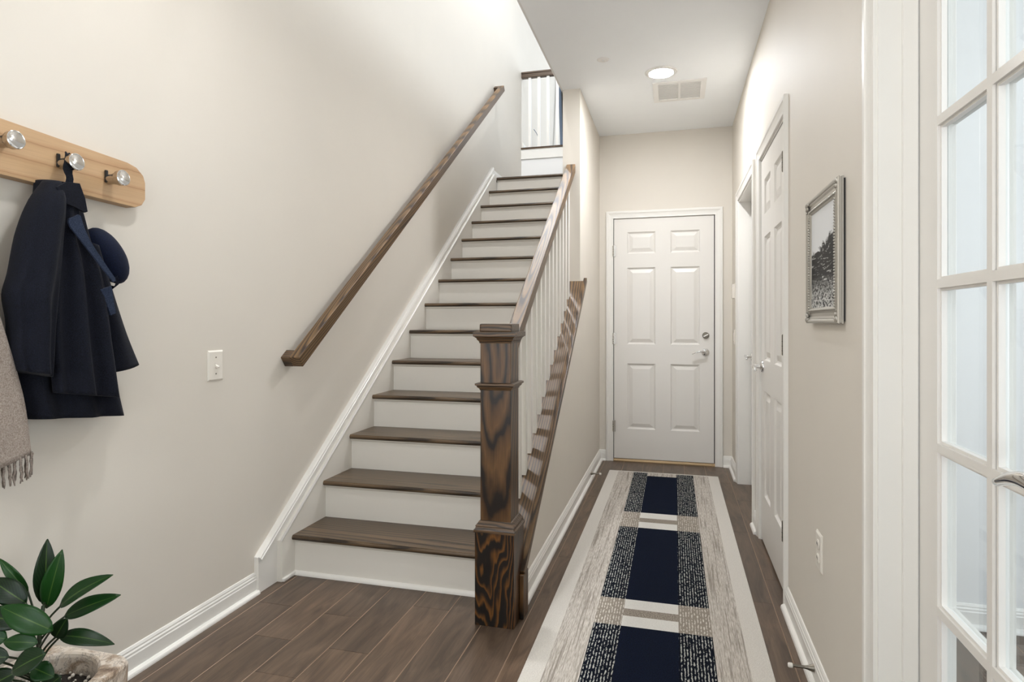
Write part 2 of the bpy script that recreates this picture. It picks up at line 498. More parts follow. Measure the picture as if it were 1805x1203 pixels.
def print_mat():
    m = newmat('grass_print', srgb(230, 230, 230), 0.5, spec=0.15); k = NT(m)
    tc = k.n('TexCoord'); sep = k.n('SeparateXYZ'); k.l(tc.outputs['Object'], sep.inputs[0])
    # local: y along the wall, z up from the base of the print (0 .. 0.34)
    y, z = sep.outputs[1], sep.outputs[2]
    ridge = k.math('ADD', k.math('MULTIPLY', y, -0.20), 0.205)
    big = k.noise(k.coord(scale=(1, 9, 14), rot=(0.55, 0, 0)), 1.0, 5, 0.65, 0.8)
    above = k.math('SUBTRACT', z, k.math('ADD', ridge, k.math('MULTIPLY', k.math('SUBTRACT', big, 0.5), 0.16)))
    streak = k.noise(k.coord(scale=(1, 16, 130), rot=(0.55, 0, 0)), 1.0, 5, 0.7, 0.6)
    ink = k.ramp(streak, [(0.40, srgb(12, 12, 12)), (0.58, srgb(28, 28, 28)), (0.63, srgb(206, 206, 204))])
    low = k.ramp(k.math('DIVIDE', z, 0.34), [(0.10, (1, 1, 1, 1)), (0.30, (0, 0, 0, 1))])
    fore = k.ramp(k.noise(k.coord(scale=(1, 60, 120), rot=(-0.5, 0, 0)), 1.0, 3, 0.6), [(0.44, srgb(28, 28, 28)), (0.54, srgb(205, 205, 202))])
    ink = k.mix(low, ink, fore)
    msk = k.ramp(above, [(0.0, (0, 0, 0, 1)), (0.012, (1, 1, 1, 1))])
    k.base(k.mix(msk, ink, srgb(226, 227, 228)))
    return m


M['print'] = print_mat()
M['silver'] = newmat('silver_leaf', srgb(178, 174, 166), 0.36, 0.7)
k_ = NT(M['silver']); k_.bump(k_.noise(k_.coord(), 220, 3), 0.35, 0.001)
M['blue_dark'] = fabric('dark_blue_canvas', srgb(28, 40, 58), srgb(64, 84, 110), 60)
M['steel_blue'] = newmat('blue_grey_metal', srgb(92, 106, 124), 0.4, 0.3)
M['pale_blue'] = newmat('pale_blue_paper', srgb(150, 186, 222), 0.6)

# ------------------------------------------------------------------ dimensions
WL, WR, HC = -1.79, 0.46, 2.804          # left wall, right wall, hall ceiling
YEND, YB = 5.293, -2.5                   # end wall, entry wall
RISE, RUN, N0 = 0.19, 0.2629, 2.5044     # stairs: rise, run, first nosing
YR = 2.529                               # first riser
SXL, SXR = -1.742, -0.7475               # stair width
HXL, HXR = -0.7475, -0.6265              # knee wall / hall wall faces
YW = 4.17                                # where the full-height wall starts
ZUP = 3.29                               # upper floor
YUP = 7.15                               # upper guard rail
ZTOP = 5.95
YFAR = 11.0
SLOPE = RISE / RUN


def nose(y): return RISE + (y - N0) * SLOPE


# ------------------------------------------------------------------ shell
def shell(name, lst, mat, label, cat):
    return tag(boxes(name, lst, mat), label, cat, kind='structure')


shell('wall_left', [(WL - 0.12, WL, YB, YFAR, 0, ZTOP)], M['wall'], 'tall cream wall running beside the staircase and the coat rack', 'wall')
X0, X1 = WR, WR + 0.12
FR0, FR1 = 0.262, 1.595                   # french door opening
D2A, D2B = 2.815, 3.595                   # near white door
D3A, D3B = 3.885, 4.765                   # far white door
ZD = 2.09
shell('wall_right', [(X0, X1, YB, FR0, 0, HC), (X0, X1, FR0, FR1, ZD, HC), (X0, X1, FR1, D2A, 0, HC), (X0, X1, D2A, D2B, ZD, HC),
                     (X0, X1, D2B, D3A, 0, HC), (X0, X1, D3A, D3B, ZD, HC), (X0, X1, D3B, YEND + 0.12, 0, HC)],
      M['wall'], 'cream hall wall on the right holding picture, outlet and doors', 'wall')
DX0, DX1 = -0.507, 0.3245                 # end door opening
shell('wall_back', [(HXL, DX0, YEND, YEND + 0.12, 0, HC), (DX1, X1, YEND, YEND + 0.12, 0, HC), (DX0, DX1, YEND, YEND + 0.12, 2.085, HC)],
      M['wall'], 'cream end wall of the hall around the panelled door', 'wall')
CAPD = 0.085
kw = [(2.40, 0), (2.40, nose(2.40) + CAPD - 0.035), (YW, nose(YW) + CAPD - 0.035), (YW, HC), (YEND + 0.1, HC), (YEND + 0.1, 0)]
tag(prism('wall_stair', kw, 'x', HXL, HXR, M['wall']), 'cream wall between stairs and hall, sloping under the railing', 'wall', kind='structure')
# wall on the right of the upper steps, past the hall end
shell('wall_stair_upper', [(HXL, HXR, YEND + 0.1, 5.90, 0, HC)], M['wall'], 'cream wall along the top of the stairs', 'wall')
shell('wall_entry', [(WL - 0.12, -1.62, YB - 0.12, YB, 0, HC), (0.32, X1, YB - 0.12, YB, 0, HC), (-1.62, 0.32, YB - 0.12, YB, 2.75, HC), (-1.62, 0.32, YB - 0.12, YB, 0, 0.38)],
      M['wall'], 'cream entry wall behind the viewer with a wide window', 'wall')
# ceilings and the upper storey
shell('ceiling', [(HXL, X1, YB, YEND + 0.12, HC, HC + 0.06), (WL, HXL, YB, 2.05, HC, HC + 0.06)], M['ceiling'], 'flat white hall ceiling with lamp and vent', 'ceiling')
shell('floor_upper', [(HXL, 2.8, YB, 5.90, ZUP - 0.3, ZUP), (WL, HXL, YB, 2.05, ZUP - 0.3, ZUP), (WL, 2.8, YUP + 0.01, YFAR, ZUP - 0.28, ZUP)], M['tread'], 'dark wooden upper floor beyond the landing', 'floor')
shell('trim_1', [(HXL - 0.012, HXL, 2.05, 5.90, HC + 0.0, ZUP), (WL, HXL, 2.05, 2.062, HC, ZUP)], M['wall_white'], 'white fascia at the edge of the stair opening', 'trim')
shell('ceiling_upper', [(WL - 0.12, 2.92, YB, YFAR, ZTOP, ZTOP + 0.08)], M['ceiling'], 'high white ceiling above the stairwell', 'ceiling')
shell('wall_upper', [(2.8, 2.92, YB, 1.8, ZUP, ZTOP), (2.8, 2.92, 4.6, 7.6, ZUP, ZTOP), (2.8, 2.92, 10.8, YFAR, ZUP, ZTOP),
                     (2.8, 2.92, 1.8, 4.6, ZUP, 3.85), (2.8, 2.92, 1.8, 4.6, 5.6, ZTOP), (2.8, 2.92, 7.6, 10.8, ZUP, 3.75), (2.8, 2.92, 7.6, 10.8, 5.7, ZTOP),
                     (WL - 0.12, 2.92, YFAR, YFAR + 0.12, ZUP - 0.3, ZTOP), (WL - 0.12, 2.92, YB - 0.12, YB, ZUP - 0.3, ZTOP)],
      M['wall_white'], 'white walls and window openings of the upper storey', 'wall')
# room behind the french doors
shell('wall_side_room', [(X1, 3.5, 2.77, 2.89, 0, HC), (X1, 3.5, -1.6, -1.48, 0, HC), (3.4, 3.52, -1.6, -0.6, 0, HC), (3.4, 3.52, 1.8, 2.89, 0, HC), (3.4, 3.52, -0.6, 1.8, 0, 0.6), (3.4, 3.52, -0.6, 1.8, 2.6, HC)],
      M['wall_white'], 'pale white walls of the room behind the glazed doors', 'wall')
shell('ceiling_side_room', [(X1, 3.52, -1.6, 2.89, HC, HC + 0.06)], M['ceiling'], 'white ceiling of the room behind the glazed doors', 'ceiling')
tag(boxes('closet_wall', [(X1 + 0.6, X1 + 0.66, 2.89, 5.4, 0, HC), (X1, X1 + 0.66, 3.74, 3.76, 0, HC), (X1, X1 + 0.66, 5.34, 5.4, 0, HC)], M['wall_white']), 'white back wall of the closets behind the hall doors', 'wall', kind='structure')
box('ceiling_closet', X1, X1 + 0.66, 2.89, 5.4, HC, HC + 0.06, M['ceiling'])
tag(bpy.data.objects['ceiling_closet'], 'white ceiling of the closets behind the hall doors', 'ceiling', kind='structure')

# ------------------------------------------------------------------ floor of planks
floor = tag(boxes('floor', [(WL - 0.1, 3.5, YB, YEND + 0.1, -0.06, -0.012)], M['slot']), 'grey-brown wooden plank floor of the hall', 'floor', kind='structure')
PW = 0.163
known = {-1: [2.9, 1.55], 0: [2.235, 1.2], 1: [1.995, 0.9], 2: [2.215, 1.787], 3: [1.984, 1.1], 4: [2.369, 1.30], 5: [1.62, 2.9], 6: [1.35, 2.65]}
SX0 = -1.715


def plank(xa, xb, ya, yb, parent):
    g, c, d = 0.0004, 0.0015, 0.0012
    xa += g; xb -= g; ya += g * 0.6; yb -= g * 0.6
    v = [(xa, ya, -0.012), (xb, ya, -0.012), (xb, yb, -0.012), (xa, yb, -0.012),
         (xa, ya, -d), (xb, ya, -d), (xb, yb, -d), (xa, yb, -d),
         (xa + c, ya + 0.0006, 0), (xb - c, ya + 0.0006, 0), (xb - c, yb - 0.0006, 0), (xa + c, yb - 0.0006, 0)]
    f = [(0, 1, 5, 4), (1, 2, 6, 5), (2, 3, 7, 6), (3, 0, 4, 7), (4, 5, 9, 8), (5, 6, 10, 9), (6, 7, 11, 10), (7, 4, 8, 11), (8, 9, 10, 11)]
    mi = [0, 0, 0, 0, 0, 1, 0, 1, 0]
    obj('plank', v, f, [M['plank'], M['plank_edge']], parent, midx=mi)


i = -1
while True:
    xa = SX0 + (i) * PW; xb = xa + PW
    if xa > 2.4: break
    y0, y1 = (YB, YEND) if xa < WR else (-1.48, 2.77)
    if xa < WR < xb: y0, y1 = YB, YEND
    xa2 = max(xa, WL)
    js = list(known.get(i, []))
    if not js:
        js = [random.uniform(0.2, 1.4)]
    js.sort()
    lo, hi = js[0], js[-1]
    while lo > y0 + 0.5: lo -= random.uniform(0.55, 1.5); js.insert(0, lo)
    while hi < y1 - 0.5: hi += random.uniform(0.55, 1.5); js.append(hi)
    cuts = [y0] + [q for q in sorted(js) if y0 + 0.12 < q < y1 - 0.12] + [y1]
    for a, b in zip(cuts[:-1], cuts[1:]):
        if xb < HXL and a > 2.75: continue
        plank(xa2, xb, a, b, floor)
    i += 1

# ------------------------------------------------------------------ baseboards
BP = [(0, 0), (0.014, 0), (0.014, 0.062), (0.0115, 0.066), (0.0115, 0.073), (0.008, 0.078), (0.008, 0.083), (0.004, 0.091), (0, 0.092)]
SP = [(0, 0), (0.017, 0), (0.0165, 0.006), (0.014, 0.0115), (0.009, 0.0155), (0.003, 0.0175), (0, 0.0178)]


def baseboard(name, ax, at, sgn, a, b, label, z=0.0, shoe=True):
    """runs along ax from a to b, on the wall face at 'at', sticking out by sgn"""
    pr = [(at + sgn * t, z + h_) for t, h_ in BP]
    o = tag(prism(name, pr, ax, a, b, M['trim']), label, 'baseboard', kind='structure')
    if shoe:
        sp = [(at + sgn * (0.014 + t), z + h_) for t, h_ in SP]
        prism('shoe_molding', sp, ax, a, b, M['trim'], o)
    return o


baseboard('baseboard_left', 'y', WL, 1, YB, 2.302, 'white baseboard under the coat rack, up to the stair skirt')
baseboard('baseboard_stair', 'y', HXR, 1, 2.455, YEND, 'white baseboard along the sloping stair wall beside the rug')
baseboard('baseboard_right', 'y', WR, -1, 1.662, 2.752, 'white baseboard under the wall outlet')
baseboard('baseboard_between_doors', 'y', WR, -1, 3.656, 3.822, 'short white baseboard between the two right-hand doors')
baseboard('baseboard_corner', 'y', WR, -1, 4.828, YEND, 'short white baseboard between far right door and end wall')
baseboard('baseboard_back', 'x', YEND, -1, 0.388, WR, 'short white baseboard right of the end door')
baseboard('baseboard_back', 'x', YEND, -1, HXR, -0.57, 'short white baseboard left of the end door')
baseboard('baseboard_landing', 'y', WL, 1, 5.90, YUP, 'white baseboard along the stair landing', z=14 * RISE)
baseboard('baseboard_side_room', 'x', 2.77, -1, X1, 3.4, 'white baseboard seen through the glazed doors')
baseboard('baseboard_upper', 'y', WL, 1, YUP + 0.06, YFAR, 'white baseboard of the upper floor behind the guard rail', z=ZUP)

# ------------------------------------------------------------------ staircase
st = tag(empty('staircase', (-1.245, 2.5, 0)), 'straight staircase with dark oak treads and white risers', 'staircase')
rn = 0.0125
tp = [(N0 + 0.006, 0)] + [(N0 + rn - rn * math.sin(a), -rn + rn * math.cos(a)) for a in [math.radians(t) for t in (30, 55, 80, 100, 125, 150)]] + [(N0 + rn, -0.025), (N0 + RUN + 0.024, -0.025), (N0 + RUN + 0.024, 0)]
tread0 = None
for k in range(13):
    zt, dy = (k + 1) * RISE, k * RUN
    if tread0 is None:
        tread0 = prism('tread', [(y, zt + z) for y, z in tp], 'x', SXL, SXR, M['tread'], st)
        cov0 = prism('cove_molding', [(YR, zt - 0.025), (YR - 0.012, zt - 0.025), (YR - 0.011, zt - 0.029), (YR - 0.006, zt - 0.035), (YR, zt - 0.038)], 'x', SXL, SXR, M['riser'], tread0)
        tw, cw = WLOC[tread0].copy(), WLOC[cov0].copy()
    else:
        t_ = dup(tread0, st, tw + Vector((0, dy, k * RISE)))
        dup(cov0, t_, cw + Vector((0, dy, k * RISE)))
# landing nosing and floor
ld = prism('landing_nosing', [(min(y + 13 * RUN, N0 + 13 * RUN + 0.11), 14 * RISE + z) for y, z in tp], 'x', SXL, SXR, M['tread'], st)
r0 = None
for k in range(14):
    z0, z1 = k * RISE, (k + 1) * RISE - 0.025
    if r0 is None:
        r0 = box('riser', SXL, SXR, YR, YR + 0.018, z0, z1, M['riser'], st); rw = WLOC[r0].copy()
    else:
        dup(r0, st, rw + Vector((0, k * RUN, k * RISE)))
prism('shoe_molding', [(YR - t, h_) for t, h_ in SP], 'x', SXL, SXR, M['trim'], st)
prism('landing', [(N0 + 13 * RUN + 0.1, 14 * RISE - 0.025), (YUP, 14 * RISE - 0.025), (YUP, 14 * RISE), (N0 + 13 * RUN + 0.1, 14 * RISE)], 'x', SXL - 0.03, 0.9, M['tread'], st)


# skirt boards on the left wall
def L1(y): return 0.178 + 0.7245 * (y - 2.323)


def L2(y): return 0.151 + 0.7255 * (y - 2.378)


YT = 5.885
prism('skirt_board', [(2.30, 0), (2.30, L1(2.30) - 0.003), (YT, L1(YT) - 0.003), (YT + 0.10, L1(YT) - 0.10), (YT + 0.10, L1(YT) - 0.3), (2.75, 0)], 'x', WL, WL + 0.022, M['trim'], st)
capp = [(0, 0), (0.010, 0), (0.010, 0.004), (0.0065, 0.008), (0.0065, 0.014), (0.002, 0.020), (0, 0.020)]
a_ = math.atan(0.7245); dn = Vector((0, math.sin(a_), -math.cos(a_)))
V, F = [], []
for y in (2.30, YT):
    top = Vector((WL + 0.022, y, L1(y)))
    for t, h_ in capp:
        # h_ measured down from the top edge, moulding thickest at its lower side
        V.append(tuple(top + Vector((t, 0, 0)) + dn * (0.022 - h_)))
n = len(capp)
F = [tuple(range(n)), tuple(range(2 * n - 1, n - 1, -1))] + [(j, (j + 1) % n, n + (j + 1) % n, n + j) for j in range(n)]
obj('cap_molding', V, F, M['trim'], st)
YT2 = 5.86
prism('inner_skirt', [(2.43, 0), (2.43, L2(2.43)), (YT2, L2(YT2)), (YT2 + 0.06, L2(YT2) - 0.0), (YT2 + 0.06, L2(YT2) - 0.35), (2.9, 0)], 'x', WL + 0.02, SXL, M['riser'], st)
# rounded bead on the inner skirt's top edge
bd = Vector((SXL - 0.004, 2.43, L2(2.43))), Vector((SXL - 0.004, YT2, L2(YT2)))
v, f = sweep_vf([bd[0], bd[1]], circ(0.006, 10)); obj('edge_bead', v, f, M['trim'], st, smooth=True)
box('shoe_molding', SXL - 0.002, SXL + 0.012, 2.43, YR, 0, 0.017, M['trim'], st, bevel=0.005)
# white wall panel behind the landing
uw = shell('wall_landing', [(WL, 2.8, YUP, YUP + 0.10, 0.0, ZUP - 0.12)], M['wall_white'], 'white wall below the upper guard rail at the landing', 'wall')
shell('trim_2', [(WL, 2.8, YUP - 0.012, YUP + 0.01, ZUP - 0.13, ZUP - 0.012)], M['trim'], 'white fascia board under the upper floor edge', 'trim')
shell('trim_3', [(WL, 2.8, YUP - 0.02, YUP + 0.06, ZUP - 0.012, ZUP + 0.008)], M['oak_x'], 'dark wooden nosing of the upper floor edge', 'trim')

# ------------------------------------------------------------------ wall handrail
hr = tag(empty('wall_handrail', (-1.72, 2.485, 1.0)), 'long square oak handrail fixed along the left wall', 'handrail')
SL = 0.7345; ang = math.atan(SL)


def rail_piece(name, xa, xb, ya, za, yb, th, mat, parent, ext=0.0):
    """sloping bar: top edge runs from (ya,za) along slope to yb; local Y is the grain"""
    ln = (yb - ya) / math.cos(ang)
    o = box(name, xa, xb, 0, ln, -th, 0, mat, None, bevel=0.004, origin=((xa + xb) / 2, 0, 0))
    o.parent = parent; o.rotation_euler = (ang, 0, 0)
    w = Vector(((xa + xb) / 2, ya, za)); WLOC[o] = w; o.location = w - WLOC[parent]
    return o


rail_piece('rail', -1.745, -1.690, 2.485, 1.030, 6.02, 0.056, M['oak_y'], hr)


def ret(y, z, sgn):
    """square return from the rail end to the wall"""
    ln = 0.056
    o = box('return', WL, -1.743, 0, ln, -0.056, 0, M['oak_x'], None, bevel=0.003, origin=(-1.7665, 0, 0))
    o.parent = hr; o.rotation_euler = (ang, 0, 0); w = Vector((-1.7665, y, z)); WLOC[o] = w; o.location = w - WLOC[hr]


ret(2.485, 1.030, 1)
ret(6.02 - 0.056 * math.cos(ang), 1.030 + SL * (6.02 - 0.056 * math.cos(ang) - 2.485), 1)

# ------------------------------------------------------------------ stair railing: newel, rail, balusters, cap
rl = tag(empty('stair_railing', (-0.682, 2.366, 0)), 'oak stair railing with square newel post and white balusters', 'railing')
NX, NY = -0.682, 2.366


def sq(name, w, z0, z1, mat, parent, bevel=0.002):
    return box(name, NX - w / 2, NX + w / 2, NY - w / 2, NY + w / 2, z0, z1, mat, parent, bevel=bevel)


def sqlathe(name, prof, mat, parent):
    V, F = [], []
    for r, z in prof:
        V += [(NX - r, NY - r, z), (NX + r, NY - r, z), (NX + r, NY + r, z), (NX - r, NY + r, z)]
    for i_ in range(len(prof) - 1):
        for k_i in range(4):
            F.append((i_ * 4 + k_i, i_ * 4 + (k_i + 1) % 4, i_ * 4 + 4 + (k_i + 1) % 4, i_ * 4 + 4 + k_i))
    F += [(3, 2, 1, 0), tuple(range(len(prof) * 4 - 4, len(prof) * 4))]
    return obj(name, V, F, mat, parent)


nw = sq('newel_post', 0.125, 0.36, 1.13, M['newel'], rl, 0.0025)
sq('newel_base', 0.160, 0, 0.368, M['newel_base'], nw, 0.002)
sqlathe('base_molding', [(0.080, 0.366), (0.084, 0.366), (0.084, 0.376), (0.079, 0.381), (0.077, 0.388), (0.079, 0.391), (0.072, 0.399), (0.066, 0.408), (0.0625, 0.410), (0.060, 0.41)], M['oak_x'], nw)
sqlathe('ring_molding', [(0.060, 0.926), (0.064, 0.926), (0.066, 0.932), (0.073, 0.938), (0.074, 0.943), (0.080, 0.946), (0.080, 0.953), (0.072, 0.956), (0.060, 0.956)], M['oak_x'], nw)
sqlathe('cap_molding', [(0.060, 1.112), (0.065, 1.112), (0.067, 1.120), (0.073, 1.126), (0.075, 1.132), (0.082, 1.138), (0.086, 1.140), (0.086, 1.157), (0.060, 1.157)], M['oak_x'], nw)
sq('post_cap', 0.132, 1.155, 1.190, M['oak_x'], nw, 0.007)
# rail
RS = SLOPE; RANG = math.atan(RS)
rb = box('handrail', -0.720, -0.660, 0, (YW - 2.425) / math.cos(RANG), -0.052, 0, M['oak_y'], None, bevel=0.004, origin=(-0.69, 0, 0))
rb.parent = rl; rb.rotation_euler = (RANG, 0, 0)
w = Vector((-0.69, 2.425, 2.287 - RS * (YW - 2.425))); WLOC[rb] = w; rb.location = w - WLOC[rl]


def railtop(y): return 2.287 - RS * (YW - y)


# sloping cap board on the knee wall, with a bead under its overhang
def captop(y): return nose(y) + CAPD


CY0, CY1 = 2.385, 4.20
cl = (CY1 - CY0) / math.cos(RANG)


def slopebox(name, xa, xb, y0, dz, ln, th, mat, parent, bevel=0.003):
    o = box(name, xa, xb, 0, ln, -th, 0, mat, None, bevel=bevel, origin=((xa + xb) / 2, 0, 0))
    o.parent = parent; o.rotation_euler = (RANG, 0, 0)
    w_ = Vector(((xa + xb) / 2, y0, captop(y0) + dz)); WLOC[o] = w_; o.location = w_ - WLOC[parent]
    return o


slopebox('cap_board', -0.765, -0.602, 2.449, 0, (YW - 2.449) / math.cos(RANG), 0.028, M['oak_y'], rl)
slopebox('cap_edge', -0.606, -0.584, CY0, 0.001, cl, 0.034, M['oak_y'], rl)
box('end_trim', -0.6015, -0.584, 2.370, 2.452, 0, captop(2.385) - 0.01, M['newel'], rl, bevel=0.003)
# balusters
b0 = None
for k in range(-1, 13):
    yc = 2.688 + 0.1094 * k
    if yc + 0.016 > YW: continue
    if b0 is None:
        zb, zt = captop(yc - 0.016) - 0.02, railtop(yc - 0.016) - 0.03
        b0 = box('baluster', -0.706, -0.674, yc - 0.016, yc + 0.016, zb, zt, M['trim'], rl, bevel=0.0015); bw = WLOC[b0].copy(); by = yc
    else:
        dup(b0, rl, bw + Vector((0, yc - by, (yc - by) * SLOPE)))

# ------------------------------------------------------------------ upper guard rail
ur = tag(empty('guard_railing', (-1.0, YUP + 0.03, ZUP)), 'upper guard rail with white balusters above the landing', 'railing')
box('handrail', WL, 2.6, YUP, YUP + 0.062, 4.150, 4.212, M['oak_x'], ur, bevel=0.005)
box('rail_cap_groove', WL, 2.6, YUP - 0.006, YUP + 0.068, 4.196, 4.218, M['oak_x'], ur, bevel=0.004)
ub = None
for k in range(24):
    xc = -1.690 + 0.1125 * k
    if ub is None:
        ub = box('baluster', xc - 0.016, xc + 0.016, YUP + 0.015, YUP + 0.047, ZUP, 4.152, M['trim'], ur, bevel=0.0015); ubw = WLOC[ub].copy(); ux = xc
    else:
        dup(ub, ur, ubw + Vector((xc - ux, 0, 0)))


# ------------------------------------------------------------------ door building blocks
CP = [(0.0, 0.0), (0.010, 0.0), (0.011, 0.006), (0.0095, 0.010), (0.0105, 0.022), (0.013, 0.034), (0.015, 0.040), (0.018, 0.044), (0.018, 0.058), (0.015, 0.062), (0, 0.062)]
# (proud, distance outwards from the opening)


def casing(parent, ax, at, sgn, a, b, ztop, name='casing'):
    """door casing (two legs and a head, mitred) round an opening a..b on a wall face.  ax: axis along the wall"""
    def P(t, s_, z):
        return (s_, at + sgn * t, z) if ax == 'x' else (at + sgn * t, s_, z)
    n = len(CP)
    V = []
    for (t, o_) in CP: V.append(P(t, a - o_, 0))
    for (t, o_) in CP: V.append(P(t, a - o_, ztop + o_))
    for (t, o_) in CP: V.append(P(t, b + o_, ztop + o_))
    for (t, o_) in CP: V.append(P(t, b + o_, 0))
    F = []
    for s_ in range(3):
        for j in range(n):
            F.append((s_ * n + j, s_ * n + (j + 1) % n, (s_ + 1) * n + (j + 1) % n, (s_ + 1) * n + j))
    F += [tuple(range(n - 1, -1, -1)), tuple(range(3 * n, 4 * n))]
    return obj(name, V, F, M['trim'], parent)


def six_panel(parent, T, w, h_, mat, thick=0.035):
    """T(u, d, z): u across the leaf, d depth behind the face, z up"""
    us = [0.0, 0.112, 0.112 + (w - 0.35) / 2, 0.112 + (w - 0.35) / 2 + 0.125, w - 0.113, w]
    zs = [0.0, 0.255, 0.815, 0.980, 1.635, 1.755, 1.940, h_]
    V, F = [], []

    def q(p):
        n_ = len(V); V.extend(p); F.append(tuple(range(n_, n_ + len(p))))
    cells = []
    for a in range(5):
        for b in range(7):
            u0, u1, z0, z1 = us[a], us[a + 1], zs[b], zs[b + 1]
            if a in (1, 3) and b in (1, 3, 5):
                r = [((u0, z0), (u1, z0), (u1, z1), (u0, z1))]
                i1, i2 = 0.008, 0.016
                rings = [(0, 0.0), (i1, 0.010), (i2, 0.013)]
                pr = None
                for ins, d in rings:
                    c = [T(u0 + ins, d, z0 + ins), T(u1 - ins, d, z0 + ins), T(u1 - ins, d, z1 - ins), T(u0 + ins, d, z1 - ins)]
                    if pr:
                        for e in range(4): q([pr[e], pr[(e + 1) % 4], c[(e + 1) % 4], c[e]])
                    pr = c
                q(pr)
                cells.append((u0 + i2, u1 - i2, z0 + i2, z1 - i2))
            else:
                q([T(u0, 0, z0), T(u1, 0, z0), T(u1, 0, z1), T(u0, 0, z1)])
    for (a, b, c, d) in ((0, w, 0, h_),):
        q([T(a, thick, c), T(b, thick, c), T(b, thick, d), T(a, thick, d)])
        q([T(a, 0, c), T(b, 0, c), T(b, thick, c), T(a, thick, c)]); q([T(a, 0, d), T(b, 0, d), T(b, thick, d), T(a, thick, d)])
        q([T(a, 0, c), T(a, 0, d), T(a, thick, d), T(a, thick, c)]); q([T(b, 0, c), T(b, 0, d), T(b, thick, d), T(b, thick, c)])
    me_v = V
    leaf = obj('leaf', me_v, F, mat, parent)
    bm = bmesh.new(); bm.from_mesh(leaf.data); bmesh.ops.remove_doubles(bm, verts=bm.verts, dist=1e-5); bmesh.ops.recalc_face_normals(bm, faces=bm.faces); bm.to_mesh(leaf.data); bm.free()
    for u0, u1, z0, z1 in cells:
        s_ = 0.030
        v = [T(u0, 0.0135, z0), T(u1, 0.0135, z0), T(u1, 0.0135, z1), T(u0, 0.0135, z1), T(u0, 0.0127, z0), T(u1, 0.0127, z0), T(u1, 0.0127, z1), T(u0, 0.0127, z1),
             T(u0 + s_, 0.0025, z0 + s_), T(u1 - s_, 0.0025, z0 + s_), T(u1 - s_, 0.0025, z1 - s_), T(u0 + s_, 0.0025, z1 - s_)]
        f = [(3, 2, 1, 0), (0, 1, 5, 4), (1, 2, 6, 5), (2, 3, 7, 6), (3, 0, 4, 7), (4, 5, 9, 8), (5, 6, 10, 9), (6, 7, 11, 10), (7, 4, 8, 11), (8, 9, 10, 11)]
        obj('panel', v, f, mat, leaf)
    return leaf


def lever(parent, pos, normal, along, mat, ln=0.105, fat=1.0):
    """round rose on the door face, shank and curved lever"""
    p = Vector(pos); nrm = Vector(normal); al = Vector(along); up = Vector((0, 0, 1))
    rose = lathe('rose', [(0.0, 0.0), (0.033, 0.0), (0.033, 0.004), (0.029, 0.010), (0.016, 0.013), (0.012, 0.016), (0.011, 0.045), (0.0, 0.045)], p, nrm, mat, parent)
    pts = []
    c0 = p + nrm * 0.048
    for i_ in range(13):
        t = i_ / 12
        pts.append(c0 + al * (ln * t - 0.006) + up * (0.010 * math.sin(t * math.pi * 1.15) - 0.010 * t * t) + nrm * (0.004 * math.sin(t * math.pi)))
    sc = [(1.0 - 0.2 * abs(2 * t / 12 - 1) ** 2, 1.25 - 0.75 * t / 12) for t in range(13)]
    v, f = sweep_vf(pts, circ(0.0095, 12, 0.0078 * fat), up=up, scales=sc)
    obj('lever', v, f, mat, rose, smooth=True)
    return rose


def hinge(parent, x, y, z, mat, plate_ax, hgt=0.09):
    o = lathe('hinge', [(0.0, 0.0), (0.0035, 0.0), (0.0065, 0.004), (0.0065, hgt - 0.004), (0.0035, hgt), (0.0, hgt)], (x, y, z), (0, 0, 1), mat, parent, n=12)
    V, F = [], []
    for zk in (0.02, 0.04, 0.06):
        v, f = lathe_vf([(0.0068, zk), (0.0075, zk + 0.001), (0.0068, zk + 0.002)], (x, y, z), (0, 0, 1), 12)
        n_ = len(V); V += v; F += [tuple(a + n_ for a in q) for q in f]
    obj('knuckle', V, F, M['black'], o)
    if plate_ax == 'x':
        box('hinge_leaf', x - 0.012, x + 0.020, y + 0.002, y + 0.006, z, z + hgt, mat, o)
    else:
        box('hinge_leaf', x + 0.002, x + 0.006, y - 0.012, y + 0.020, z, z + hgt, mat, o)
    return o


# ------------------------------------------------------------------ door_1: end of the hall
d1 = tag(empty('door_1', (-0.09, YEND, 0)), 'white six-panel door with deadbolt at the end of the hall', 'door', kind='structure')
FY = YEND + 0.004
six_panel(d1, lambda u, d, z: (-0.502 + u, FY + d, 0.024 + z), 0.820, 2.056, M['door'], 0.04)
casing(d1, 'x', YEND, -1, DX0, DX1, 2.083)
boxes('jamb', [(DX0 - 0.001, DX0 + 0.003, YEND, YEND + 0.118, 0, 2.085), (DX1 - 0.002, DX1 + 0.001, YEND, YEND + 0.118, 0, 2.085), (DX0, DX1, YEND + 0.055, YEND + 0.11, 0.0, 2.085)], M['slot'], d1)
prism('threshold', [(YEND - 0.012, 0), (YEND - 0.012, 0.006), (YEND + 0.0, 0.020), (YEND + 0.05, 0.022), (YEND + 0.05, 0)], 'x', DX0, DX1, M['brass'], d1)
for zc in (1.758, 1.005, 0.252): hinge(d1, -0.5085, YEND - 0.007, zc, M['chrome'], 'x', 0.095)
db = lathe('deadbolt', [(0.0, 0.0), (0.027, 0.0), (0.027, 0.008), (0.022, 0.013), (0.0, 0.014)], (0.252, FY, 1.083), (0, -1, 0), M['darkmetal'], d1)
v, f = box_vf(-0.021, 0.021, -0.016, 0.0, -0.005, 0.005); R = Matrix.Rotation(math.radians(-28), 3, 'Y')
obj('thumb_turn', [tuple(R @ Vector(p) + Vector((0.252, FY - 0.012, 1.083))) for p in v], f, M['polished'], db, bevel=0.002)
lever(d1, (0.250, FY, 0.942), (0, -1, 0), (-1, 0, 0), M['polished'], 0.115)
